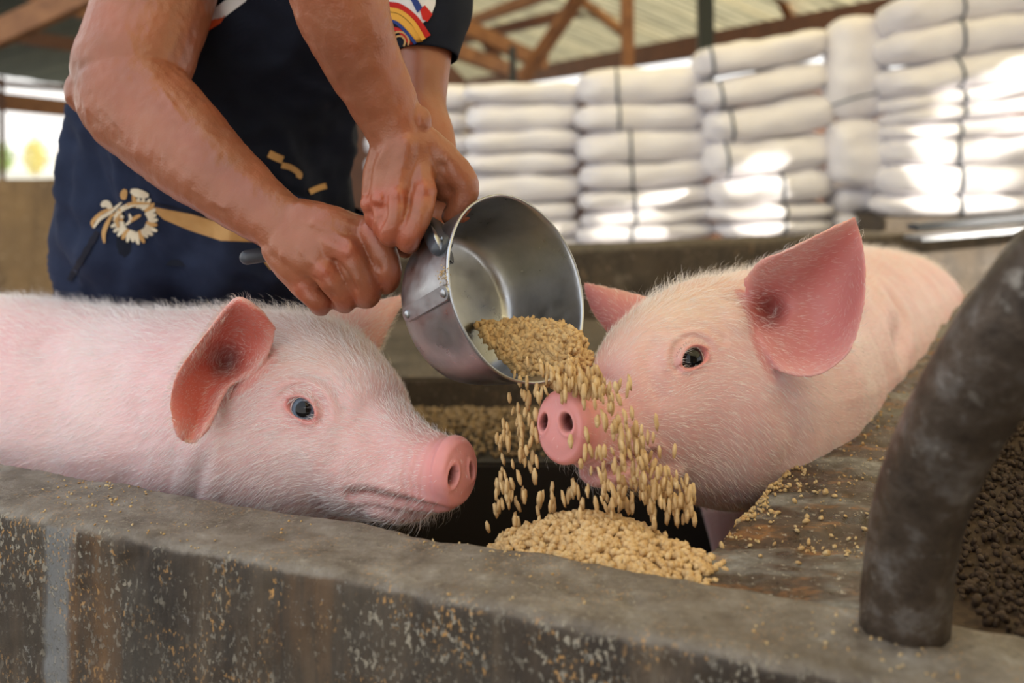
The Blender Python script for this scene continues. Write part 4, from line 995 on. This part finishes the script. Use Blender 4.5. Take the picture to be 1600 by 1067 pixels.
# ---- clothes
def garment(name, rows, m, amp, freq, seed, parent=man, nseg=160, sub=10, thick=.003, zt=None):
    s = catmull([(*W(r[1], r[0], r[3]), r[2] / F * r[3], r[4]) for r in rows], sub); V = []; Fc = []
    for i, r in enumerate(s):
        for k in range(nseg):
            t = 2 * math.pi * k / nseg; ca, sa = math.cos(t), math.sin(t)
            V.append((r[0] + r[3] * math.copysign(abs(ca) ** .9, ca), r[1] + r[4] * math.copysign(abs(sa) ** .9, sa), r[2]))
    V = np.array(V); c = np.array([x[:2] for x in s]).repeat(nseg, 0); nn = V[:, :2] - c; nn /= np.linalg.norm(nn, axis=1)[:, None]
    if zt:
        px = 800 + V[:, 0] / V[:, 1] * F; lim = np.array([W(0, zt(p_), 1.5).z for p_ in px]); top = np.repeat(np.arange(len(s)), nseg)
        zz = V[:, 2]; z0 = V[:nseg, 2].copy(); f_ = 1.0
        for k in range(nseg):
            idx = np.arange(len(s)) * nseg + k; tt = (V[idx, 2] - V[idx, 2].min()) / np.ptp(V[idx, 2]); tgt = V[idx, 2].min() + tt * (lim[idx].mean() - V[idx, 2].min())
            for ax in (0, 1): 
                o_ = np.argsort(V[idx, 2]); V[idx, ax] = np.interp(tgt, V[idx, 2][o_], V[idx, ax][o_])
            V[idx, 2] = tgt
    A = np.stack([V[:, 0] * 1.0 + V[:, 2] * .5, V[:, 1], V[:, 2] * .55 - V[:, 0] * .3], 1)
    f1 = fbm(A, freq, 4, seed, .55); f1 = 1 - np.abs(f1) * 1.6
    V[:, :2] += nn * (f1 * amp)[:, None]
    n = len(s)
    for i in range(n - 1):
        for k in range(nseg): Fc.append((i * nseg + k, i * nseg + (k + 1) % nseg, (i + 1) * nseg + (k + 1) % nseg, (i + 1) * nseg + k))
    me = pydata(name, V, Fc); o = child(link(name, me, m), parent)
    return o, bvh_of(me)
shirt, bshirt = garment('shirt', [(400, 340, 196, 1.65, .125), (300, 346, 190, 1.64, .124), (215, 360, 192, 1.62, .128), (150, 378, 196, 1.59, .134), (80, 440, 212, 1.545, .148), (0, 502, 205, 1.50, .148), (-100, 535, 212, 1.46, .145), (-200, 540, 208, 1.42, .135), (-262, 540, 130, 1.38, .10), (-285, 540, 80, 1.35, .075)], M['shirt'], .020, 7.0, 4)
apr, bapr = garment('apron', [(620, 336, 214, 1.86, .150), (560, 338, 214, 1.82, .155), (480, 340, 220, 1.74, .160), (380, 338, 228, 1.67, .166), (300, 340, 224, 1.64, .162), (215, 352, 222, 1.62, .160), (150, 366, 222, 1.59, .160)], M['apron'], .024, 6.5, 21,
                        zt=lambda p: 160 + max(0, (p - 112)) * .42)
for sx_ in (-1, 1):
    x0 = W(330, 500, 1.66).x + sx_ * .115
    V = []; bm = bmesh.new(); rg = []
    for i_ in range(24):
        z = .80 - i_ * (.54 / 23); r_ = .105 - .04 * i_ / 23; rg.append([(x0 + sx_ * .01 + (r_ + .004 * math.sin(k * 1.3 + i_ * .8)) * math.cos(2 * math.pi * k / 28), 1.84 + (r_ + .004 * math.sin(k * 2.1 + i_)) * math.sin(2 * math.pi * k / 28), z) for k in range(28)])
    ring_loft(bm, rg, False); child(link('trouser_leg', mesh_from(bm, 'trouser_leg'), M['apron']), man)
    bm = bmesh.new(); tube(bm, [(x0, 1.90, .262, .04, .04), (x0, 1.82, .258, .045, .036), (x0, 1.73, .25, .045, .028)], 16, 5); child(link('boot', mesh_from(bm, 'boot'), M['cord']), man)
def open_sleeve(name, pts, m):
    s = catmull(pts, 8); cs = [Vector(p[:3]) for p in s]; bm = bmesh.new(); rg = []; n = 48
    for i in range(len(s)):
        T = (cs[min(i + 1, len(s) - 1)] - cs[max(i - 1, 0)]).normalized(); sd = T.cross(Vector(VU)).normalized(); u = sd.cross(T)
        rg.append([cs[i] + (sd * math.cos(2 * math.pi * k / n) * s[i][3] + u * math.sin(2 * math.pi * k / n) * s[i][4]) * (1 + .05 * noise.noise(Vector((math.cos(2 * math.pi * k / n) * 1.5, math.sin(2 * math.pi * k / n) * 1.5, i * .12)))) for k in range(n)])
    inner = [[cs[i] + (p_ - cs[i]) * .95 for p_ in rg[i]] for i in range(len(s) - 1, len(s) - 5, -1)]
    ring_loft(bm, rg + inner, False); me = mesh_from(bm, name); return child(link(name, me, m), man), bvh_of(me)
sl, bsl = open_sleeve('sleeve', [PX(610, -170, 1.42, 105, 100), PX(650, -70, 1.36, 88, 84), PX(668, 0, 1.325, 72, 66), PX(668, 50, 1.305, 60, 56), PX(666, 88, 1.295, 50, 48)], M['shirt'])
sl2, bsl2 = open_sleeve('sleeve', [PX(450, -240, 1.50, 100, 96), PX(345, -180, 1.43, 104, 98), PX(292, -100, 1.39, 106, 97), PX(262, -38, 1.365, 102, 94)], M['shirt'])
# ---- prints and embroidery laid on the cloth
def project(pxs, polys, name, m, bvhs, off=.0015, thick=.0012):
    V = []; ok = True
    for (x, y) in pxs:
        best = None
        for b in bvhs:
            r = b.ray_cast(EYE, ray(x, y))
            if r[0] is not None and (best is None or r[3] < best[3]): best = r
        if best is None: return None
        V.append(best[0] - ray(x, y) * off)
    n = len(V); back = [v + ray(*p_) * (thick + off) for v, p_ in zip(V, pxs)]
    bm = bmesh.new(); f1 = [bm.verts.new(v) for v in V]
    for f in polys:
        try: bm.faces.new([f1[i] for i in f])
        except ValueError: pass
    return child(link(name, mesh_from(bm, name), m), man)
def patch(poly, name, m, bvhs, step=6, off=.0015):
    bm = bmesh.new(); vs = [bm.verts.new((x, y, 0)) for x, y in poly]; bm.faces.new(vs); bmesh.ops.triangulate(bm, faces=bm.faces)
    for _ in range(6):
        es = [e for e in bm.edges if e.calc_length() > step]
        if not es: break
        bmesh.ops.subdivide_edges(bm, edges=es, cuts=1); bmesh.ops.triangulate(bm, faces=[f for f in bm.faces if len(f.verts) > 3])
    pts = [(v.co.x, v.co.y) for v in bm.verts]; bm.verts.index_update(); fs = [[v.index for v in f.verts] for f in bm.faces]; bm.free()
    return project(pts, fs, name, m, bvhs, off)
def stroke(pts, wd, name, m, bvhs, off=.002, taper=False):
    s = catmull(pts, 5); q = []; n = len(s)
    for i in range(n):
        d = s[min(i + 1, n - 1)] - s[max(i - 1, 0)]; d = d / (np.linalg.norm(d) + 1e-9); nn = np.array((-d[1], d[0])); ww = wd / 2 * (math.sin(math.pi * (i + .6) / (n + .2)) ** .5 if taper else 1)
        q += [tuple(s[i] - nn * ww), tuple(s[i] + nn * ww)]
    return project(q, [(2 * i, 2 * i + 1, 2 * i + 3, 2 * i + 2) for i in range(n - 1)], name, m, bvhs, off)
BV = [bapr, bshirt]
patch([(232, 322), (300, 335), (350, 350), (400, 366), (432, 372), (432, 379), (395, 378), (345, 376), (296, 360), (256, 343)], 'embroidered_band', M['gold'], BV)
stroke([(262, 300), (320, 330), (380, 352), (436, 378)], 4, 'embroidered_line', M['gold'], BV, .003)
stroke([(240, 318), (300, 332), (360, 352), (430, 372)], 3, 'embroidered_line', M['cord'], BV, .003)
fc_ = (211, 343)
for k in range(22):
    a_ = math.radians(-95 + k * 13.6); r0, r1 = (17 + random.random() * 3, 34 + random.random() * 6)
    stroke([(fc_[0] + r0 * math.cos(a_), fc_[1] + r0 * math.sin(a_)), (fc_[0] + (r0 + r1) / 2 * math.cos(a_ + .05), fc_[1] + (r0 + r1) / 2 * math.sin(a_ + .05)), (fc_[0] + r1 * math.cos(a_), fc_[1] + r1 * math.sin(a_))], 7, 'embroidered_petal', M['cream'] if k % 4 else M['gold'], BV, .003, True)
for pl, wd, mm in (([(196, 296), (193, 304), (194, 312)], 11, 'gold'), ([(204, 298), (216, 302), (232, 306)], 13, 'cream'), ([(158, 322), (166, 318), (174, 326)], 11, 'cream'), ([(146, 356), (156, 342), (172, 332), (190, 316)], 6, 'cream'), ([(146, 356), (145, 346), (160, 332), (178, 325)], 6, 'gold'),
                   ([(163, 380), (162, 364), (168, 348), (176, 334)], 7, 'gold'), ([(178, 345), (186, 330), (200, 322), (212, 320)], 8, 'cream'), ([(185, 356), (182, 342), (190, 330)], 6, 'gold'), ([(204, 346), (212, 340), (220, 336)], 6, 'gold'), ([(196, 352), (204, 344), (202, 334)], 5, 'cream'), ([(174, 338), (190, 326), (206, 318), (236, 318)], 5, 'gold')):
    stroke(pl, wd, 'embroidered_leaf', M[mm], BV, .0045, True)
for k in range(9):
    t = k / 9; x = 152 + (108 - 152) * t; y = 362 + (438 - 362) * t; stroke([(x, y), (x - 3, y + 5), (x - 5, y + 9)], 8 + (k % 2) * 2, 'embroidered_stem', M['cord'], BV, .004)
for pl, wd in (([(420, 240), (430, 245), (442, 250)], 12), ([(440, 258), (455, 262), (468, 272), (466, 278)], 9), ([(484, 300), (497, 294), (510, 290)], 9), ([(412, 395), (418, 405), (428, 418)], 14)):
    stroke(pl, wd, 'embroidered_leaf', M['gold'], BV, .003)
SV = [bshirt, bsl, bsl2, bapr]
patch([(352, 0), (392, -14), (384, 2), (352, 26), (322, 34), (318, 26)], 'grey_print', M['white_cloth'], SV)
patch([(318, 26), (322, 34), (352, 24), (345, 36), (322, 50), (300, 62), (302, 50)], 'orange_print', M['orange'], SV)
patch([(603, -12), (682, -12), (680, 8), (672, 28), (655, 40), (630, 20), (606, 14)], 'white_print', M['white_cloth'], SV)
patch([(640, -4), (648, -8), (660, 12), (652, 20)], 'blue_print', M['blue'], SV, off=.003)
patch([(656, 14), (664, 8), (676, 22), (668, 34), (660, 30)], 'red_print', M['red'], SV, off=.003)
stroke([(604, 8), (625, 12), (648, 30), (668, 58)], 12, 'red_print', M['red'], SV, .003); stroke([(606, 14), (626, 19), (646, 36), (662, 62)], 7, 'yellow_print', M['yellow'], SV, .0045)
stroke([(604, 24), (622, 28), (642, 46), (656, 68)], 11, 'yellow_print', M['yellow'], SV, .003); stroke([(606, 32), (620, 36), (638, 54), (652, 72)], 5, 'blue_print', M['blue'], SV, .0045)
stroke([(612, 44), (624, 48), (634, 60), (646, 74)], 6, 'red_print', M['red'], SV, .003)
for rr_ in (9, 15): stroke([(624 + rr_ * math.cos(a_), 66 + rr_ * 1.1 * math.sin(a_)) for a_ in [math.radians(x) for x in (150, 200, 250, 300, 350, 400)]], 3, 'yellow_print', M['gold'], SV, .004)
bm = bmesh.new(); beam(bm, W(93, 384, 1.66), W(93, 468, 1.66), .012, .004, .001); child(link('cloth_flap', mesh_from(bm, 'cloth_flap'), M['white_cloth']), man)

# ================================================================== THE PAN
AX = Vector((.707, -.63, .326)).normalized(); RC = W(811, 448, 1.085); RR = 150 / F * 1.085; DEP = .102
pq = AX.to_track_quat('Z', 'Y').to_matrix().to_4x4()
pan = empty('saucepan', RC - AX * DEP); tag(pan, 'dented aluminium pan tipped over to pour out feed', 'pan')
prof = [(0, 0), (RR * .5, 0), (RR * .70, .0005), (RR * .77, .0025), (RR * .825, .009), (RR * .86, .020), (RR * .91, DEP * .4), (RR * .95, DEP * .7), (RR * .975, DEP - .006), (RR * .985, DEP - .003), (RR * 1.0, DEP - .0022), (RR * 1.008, DEP), (RR * 1.0, DEP + .0022), (RR * .985, DEP + .0018), (RR * .972, DEP - .001),
        (RR * .966, DEP - .006), (RR * .937, DEP * .7), (RR * .897, DEP * .4), (RR * .847, .020), (RR * .812, .0105), (RR * .76, .0045), (RR * .70, .0022), (RR * .5, .0018), (0, .0018)]
bm = bmesh.new(); ns = 128; rg = []
for (r_, z_) in prof:
    row = []
    for k in range(ns):
        t = 2 * math.pi * k / ns; d = .0012 * noise.noise(Vector((math.cos(t) * 2, math.sin(t) * 2, z_ * 20))); row.append(Vector(((r_ + d * (r_ > .02)) * math.cos(t), (r_ + d * (r_ > .02)) * math.sin(t), z_)) if r_ > 0 else Vector((.0003 * math.cos(t), .0003 * math.sin(t), z_)))
    rg.append(row)
ring_loft(bm, rg); bmesh.ops.recalc_face_normals(bm, faces=bm.faces); bmesh.ops.transform(bm, matrix=Matrix.Translation(RC - AX * DEP) @ pq, verts=bm.verts)
pme = mesh_from(bm, 'bowl'); child(link('bowl', pme, M['alu']), pan); bpan = bvh_of(pme)
def phit(px, py): r = bpan.ray_cast(EYE, ray(px, py)); return r[0], r[1]
# riveted strap on the outside wall
pa, na_ = phit(698, 457); pb, nb_ = phit(641, 490); xd = (pa - pb).normalized(); nn = ((na_ + nb_) / 2).normalized()
if nn.dot(EYE - pa) < 0: nn = -nn
nn = (nn - xd * nn.dot(xd)).normalized(); yd = nn.cross(xd); ctr_ = (pa + pb) / 2 + nn * .0028; Ls = (pa - pb).length
bm = bmesh.new(); n_ = 12; out = []
for s_ in (1, -1):
    for k in range(n_ + 1):
        a_ = -math.pi / 2 + math.pi * k / n_; out.append((s_ * (Ls / 2 + .0085 * math.cos(a_)), s_ * .0085 * math.sin(a_)))
lo = [bm.verts.new((x, y, -.0012)) for x, y in out]; hi = [bm.verts.new((x * .985, y * .9, .0016)) for x, y in out]; bm.faces.new(lo[::-1]); bm.faces.new(hi)
for i in range(len(lo)): bm.faces.new((lo[i], lo[(i + 1) % len(lo)], hi[(i + 1) % len(lo)], hi[i]))
R3 = Matrix((xd, yd, nn)).transposed().to_4x4(); bmesh.ops.transform(bm, matrix=Matrix.Translation(ctr_) @ R3, verts=bm.verts)
br = child(link('bracket', mesh_from(bm, 'bracket', False), M['alu']), pan)
for s_ in (1, -1):
    bm = bmesh.new(); ellipsoid(bm, ctr_ + xd * (s_ * Ls / 2) + nn * .002, (.0048, .0048, .0022), R3.to_3x3(), 2); child(link('rivet', mesh_from(bm, 'rivet'), M['alu']), pan)
pts_ = [phit(random.gauss(692, 5), random.gauss(430, 9))[0] for _ in range(60)]
# grip
g0, gn = phit(690, 384)
bm = bmesh.new(); c0 = g0; c1 = W(672, 358, 1.125); c2 = W(640, 360, 1.150); c3 = W(560, 374, 1.178); c4 = W(470, 388, 1.182); c5 = W(386, 402, 1.165)
tube(bm, [(*c0, .013, .009), (*c1, .0135, .0105), (*c2, .0125, .0105)], 20, 6, (0, -1, .2)); child(link('handle', mesh_from(bm, 'handle'), M['grip']), pan)
bm = bmesh.new(); tube(bm, [(*c2, .0115), (*c3, .0105), (*c4, .0095), (*c5, .0085)], 20, 6, (0, -1, .2)); child(link('handle_rod', mesh_from(bm, 'handle_rod'), M['grip']), pan)
bm = bmesh.new(); g2, gn2 = phit(705, 402)
if gn2.dot(EYE - g2) < 0: gn2 = -gn2
tube(bm, [(*(g2 + gn2 * .0015), .0075, .0016), (*(c0 + Vector((0, -.010, .004))), .0075, .0016), (*(c1 + Vector((.004, -.0115, .002))), .006, .0015)], 12, 6, tuple(gn2)); child(link('handle_clip', mesh_from(bm, 'handle_clip'), M['alu']), pan)

# ================================================================== FEED
ico = bmesh.new(); bmesh.ops.create_icosphere(ico, subdivisions=1, radius=1); ico.verts.index_update()
IV = np.array([v.co[:] for v in ico.verts]); IF = np.array([[v.index for v in f.verts] for f in ico.faces]); ico.free()
def grains(name, pos, size, m, asp=(1.0, .8, .55), dirs=None, jit=.18, parent=None, smooth=True):
    """one mesh of many pellets; every pellet gets its own shape, turn and size"""
    n = len(pos); pos = np.array(pos); ax = rng.normal(size=(n, 3)); ax /= np.linalg.norm(ax, axis=1)[:, None]
    if dirs is not None:
        d = np.array(dirs); d = d + rng.normal(size=(n, 3)) * .12; d /= np.linalg.norm(d, axis=1)[:, None]; e1 = d
    else: e1 = ax
    t = rng.normal(size=(n, 3)); e2 = np.cross(e1, t); e2 /= np.linalg.norm(e2, axis=1)[:, None]; e3 = np.cross(e1, e2)
    sz = np.array(size) * rng.uniform(.72, 1.25, (n, 1)) if np.ndim(size) == 0 else np.array(size)[:, None]
    a3 = np.array(asp)[None, :] * rng.uniform(.85, 1.2, (n, 3)) * sz
    sh = IV[None] * (1 + rng.uniform(-jit, jit, (n, len(IV), 1)))
    V = pos[:, None, :] + sh[..., 0:1] * a3[:, None, 0:1] * e1[:, None] + sh[..., 1:2] * a3[:, None, 1:2] * e2[:, None] + sh[..., 2:3] * a3[:, None, 2:3] * e3[:, None]
    V = V.reshape(-1, 3).astype(np.float32); Fc = (IF[None] + (np.arange(n) * len(IV))[:, None, None]).reshape(-1, 3).astype(np.int32)
    me = bpy.data.meshes.new(name); me.vertices.add(len(V)); me.vertices.foreach_set('co', V.ravel()); me.loops.add(len(Fc) * 3); me.loops.foreach_set('vertex_index', Fc.ravel())
    me.polygons.add(len(Fc)); me.polygons.foreach_set('loop_start', (np.arange(len(Fc)) * 3).astype(np.int32)); me.update(calc_edges=True)
    me.polygons.foreach_set('use_smooth', [smooth] * len(Fc))
    return link(name, me, m, parent)
child(grains('feed_residue', [p_ for p_ in pts_ if p_ is not None], .0011, M['crumb'], (1, 1, .3)), pan)['kind'] = 'stuff'
# ---- heap in the corner of the pen
wl = lambda X: front_line(X) + .118 * 1.08       # inner edge of the front wall
def wall_dist(x, y):       # distance inside the pen from the front wall and from the divider
    d1 = (y - wl(x)) * .92; p_ = Vector((x, y)) - dl0; d2 = -(p_.dot(dn)); return d1, d2
def heap_z(x, y):
    d1, d2 = wall_dist(x, y)
    ridge_ = .709 + .009 * math.exp(-((x - .085) / .07) ** 2) - max(0, .05 - x) * .10 
    far = max(0, d1 - (.060 + .045 * math.exp(-((x - .10) / .07) ** 2))); lft = max(0, (-.005 - x))
    z = ridge_ - far * 1.1 - lft * .9 - .012 * math.exp(-d1 / .02) + .012 * math.exp(-((x - .085) / .07) ** 2 - ((d1 - .065) / .04) ** 2)
    if d2 < .03: z = min(z, .7135 + .12 * (d2 + .01))
    return z
bm = bmesh.new(); gv = {}; st_ = .008
for i in range(-30, 60):
    for j in range(0, 60):
        x = i * st_; y = .84 + j * st_; d1, d2 = wall_dist(x, y)
        if d1 > -.012 and d2 > -.03: gv[(i, j)] = bm.verts.new((x, y, max(.23, heap_z(x, y) - .004)))
for (i, j), v in gv.items():
    q_ = [gv.get(k) for k in ((i, j), (i + 1, j), (i + 1, j + 1), (i, j + 1))]
    if all(q_): bm.faces.new(q_)
heap = link('feed_heap', mesh_from(bm, 'feed_heap'), M['feed']); tag(heap, 'heap of pale pellet feed in the corner of the concrete pen', 'animal feed', kind='stuff')
pts = []
while len(pts) < 6800:
    x = random.uniform(-.14, .30); y = random.uniform(.84, 1.22); d1, d2 = wall_dist(x, y)
    if d1 < -.006 or d2 < -.03 * random.random() - .004 or d1 > .20: continue
    pts.append((x, y, heap_z(x, y) + random.uniform(-.004, .0025)))
child(grains('pellets', pts, .0048, M['feed'], (1.0, .82, .58)), heap)
heap.children[0]['kind'] = 'stuff'
# ---- feed inside the pan, and spilling over its lip
def plane_Y(px, py, c, n):
    d = ray(px, py); t = (c - EYE).dot(n) / d.dot(n); return (EYE + d * t).y
poly = [(742, 507), (770, 502), (820, 499), (868, 503), (906, 517), (916, 535), (925, 560), (908, 590), (880, 602), (845, 600), (808, 582), (775, 552)]
def inside(x, y, pl):
    c = False; n = len(pl)
    for i in range(n):
        x1, y1 = pl[i]; x2, y2 = pl[(i + 1) % n]
        if (y1 > y) != (y2 > y) and x < (x2 - x1) * (y - y1) / (y2 - y1) + x1: c = not c
    return c
fm0 = bmesh.new(); pts = []; PB = RC - AX * DEP
def feed_point(x, y):
    s_ = min(1, max(0, (x - 745) / 150)); yb = plane_Y(x, y, PB + AX * .004, AX); yr = plane_Y(x, y, RC, AX)
    Y = yb * (1 - s_) + yr * s_ - .006 - .012 * math.sin(math.pi * min(1, max(0, (y - 498) / 100))); return Y
while len(pts) < 1700:
    x = random.uniform(738, 930); y = random.uniform(496, 606)
    if not inside(x, y, poly): continue
    if x + (y - 500) * .6 > 905 and random.random() < .35: continue
    pts.append(W(x, y, feed_point(x, y) + random.uniform(-.002, .007)))
panfeed = grains('feed_in_pan', pts, .0047, M['feed'], (1.25, .75, .55)); tag(panfeed, 'pale pellet feed lying in the tipped pan and sliding over its rim', 'animal feed', kind='stuff')
# ---- falling pellets
pts = []
def fall(n, path, sp, Y0, Y1, spy=10):
    s = catmull(path, 12)
    for _ in range(n):
        k = int(random.random() ** .9 * (len(s) - 1)); c = s[k]; t = k / len(s)
        pts.append((c[0] + random.gauss(0, sp * (.6 + .8 * t)), c[1] + random.gauss(0, spy), Y0 + (Y1 - Y0) * t + random.gauss(0, .008)))
fall(95, [(860, 585), (895, 595), (930, 608)], 20, 1.035, 1.01, 10)
fall(150, [(925, 600), (960, 640), (995, 690), (1020, 740), (1045, 775), (1070, 800)], 17, .985, 1.00, 16)
fall(60, [(930, 690), (955, 740), (975, 775), (1000, 800)], 26, .985, 1.01, 16)
fall(45, [(815, 590), (812, 650), (800, 700), (795, 775)], 15, 1.05, 1.05, 18)
fall(28, [(850, 600), (845, 640), (822, 700), (815, 790), (825, 830)], 14, 1.03, 1.04, 20)
fall(30, [(840, 740), (880, 775), (925, 770), (960, 790)], 30, 1.02, 1.03, 18)
fall(9, [(775, 640), (790, 720), (765, 800), (752, 838)], 10, 1.05, 1.04, 14)
for _ in range(9):
    pts.append((random.gauss(797, 9), random.gauss(775, 10), 1.04))
for _ in range(12): pts.append((random.gauss(1065, 10), random.gauss(780, 12), 1.0))
pp = [W(min(x, 1085), min(y, 850), Y) for x, y, Y in pts]
fo = grains('falling_feed', pp, .0031, M['feed'], (2.7, .85, .72), dirs=[(.06, 0, -1)] * len(pp), jit=.10); tag(fo, 'loose pellets of feed falling from the pan past the snout', 'animal feed', kind='stuff')
# ---- trough feed behind, dark feed in the right-hand trough, crumbs on the walls
pts = [(random.uniform(-.24, .60), y_ := random.uniform(1.885, 2.19), .517 + .022 * math.sin((y_ - 1.88) * 9) + random.uniform(0, .006)) for _ in range(2600)]
o = grains('trough_feed', pts, .0058, M['dimfeed'], (1, .8, .6)); tag(o, 'strip of feed on the ledge at the back of the pen', 'animal feed', kind='stuff')
pts = []
def dark_z(x, y): return .690 + .012 * noise.noise(Vector((x * 5, y * 5, 0)))
while len(pts) < 9000:
    x = random.uniform(.40, 1.25); y = random.uniform(.72, 1.9); p_ = Vector((x, y)) - dl0; d2 = p_.dot(dn) - DW
    if d2 < -.01 or (y - wl(x)) < -.01: continue
    pts.append((x, y, dark_z(x, y) + .002 + random.uniform(0, .007)))
dark = grains('trough_feed', pts, .0045, M['darkfeed'], (1, .85, .6)); tag(dark, 'dark damp feed in the trough beyond the iron pipe at right', 'animal feed', kind='stuff')
bm = bmesh.new(); gv = {}
for i in range(0, 70):
    for j in range(0, 70):
        x = .36 + i * .02; y = .62 + j * .02; p_ = Vector((x, y)) - dl0
        if p_.dot(dn) - DW > -.03 and y - wl(x) > -.03: gv[(i, j)] = bm.verts.new((x, y, dark_z(x, y)))
for (i, j), v in gv.items():
    q_ = [gv.get(k) for k in ((i, j), (i + 1, j), (i + 1, j + 1), (i, j + 1))]
    if all(q_): bm.faces.new(q_)
o = child(link('feed_bed', mesh_from(bm, 'feed_bed'), M['darkfeed']), dark); o['kind'] = 'stuff'
# crumbs dropped on the wall tops: ray-cast straight down on the real surfaces
bfw = bvh_of(fw.data); bdv = bvh_of(dv.data)
def drop(b, x, y):
    r = b.ray_cast(Vector((x, y, 1.05)), Vector((0, 0, -1))); return r[0] if r[0] is not None and r[0].z > .66 else None
pts = []; sz = []
for _ in range(1500):          # front wall
    x = random.uniform(-.75, .75); y = front_line(x) + random.uniform(.0, .125)
    if fbm(np.array([[x, y, 0]]), 14, 2, 77)[0] < random.uniform(-.3, .9): continue
    r = drop(bfw, x, y)
    if r: pts.append(r + Vector((0, 0, .0006))); sz.append(random.uniform(.0006, .0021))
for _ in range(2800):          # divider
    s_ = random.uniform(-.05, 1) ** 1; s_ = abs(s_) ** 1.6 * 1.9 - .04; t_ = random.uniform(0, DW); q_ = dl0 + dd * s_ + dn * t_
    if fbm(np.array([[q_.x, q_.y, 0]]), 11, 3, 41)[0] < random.uniform(-.5, .75): continue
    r = drop(bdv, q_.x, q_.y)
    if r and (q_.y > wl(q_.x) - .004): pts.append(r + Vector((0, 0, .0008))); sz.append(.0005 + .0026 * random.random() ** 2.6)
for _ in range(45):           # drift of pellets at the foot of the divider by the heap
    s_ = random.uniform(-.08, .12); t_ = abs(random.gauss(0, .03 + max(0, .06 - s_ * .5))); q_ = dl0 + dd * s_ + dn * t_; r = drop(bdv, q_.x, q_.y)
    if r and (q_.y > wl(q_.x) - .004): pts.append(r + Vector((0, 0, .0018))); sz.append(random.uniform(.002, .0046))
for _ in range(420):
    s_ = 1.1 * random.random() ** 2.2; q_ = dl0 + dd * s_ + dn * abs(random.gauss(0, .008)); r = drop(bdv, q_.x, q_.y)
    if r: pts.append(r + Vector((0, 0, .0014))); sz.append(random.uniform(.0010, .0038))
o = grains('feed_crumbs', pts, sz, M['crumb'], (1, .8, .5)); tag(o, 'crumbs of spilled feed scattered along the concrete wall tops', 'animal feed', kind='stuff')

# ================================================================== PIPE
pipe = tag(empty('bent_pipe', W(1412, 962, .80)), 'thick bent iron pipe rising from the wall corner at right', 'pipe')
bm = bmesh.new()
PP = [PX(1412, 990, .80, 68), PX(1416, 930, .795, 68), PX(1424, 860, .785, 68), PX(1444, 770, .765, 70), PX(1482, 680, .74, 73), PX(1535, 590, .71, 78), PX(1600, 500, .68, 84), PX(1700, 390, .65, 88), PX(1850, 300, .62, 88), PX(2050, 260, .60, 86), PX(2300, 300, .60, 84), PX(2500, 420, .60, 80), PX(2620, 640, .60, 80), PX(2660, 960, .60, 78)]
tube(bm, PP, 56, 14, (0, -1, .1), False)
for v in bm.verts:
    v.co += v.co.normalized() * 0; v.co += Vector((1, 1, 1)) * (noise.noise(v.co * 40) * .0007)
child(link('pipe_tube', mesh_from(bm, 'pipe_tube'), M['pipe']), pipe)
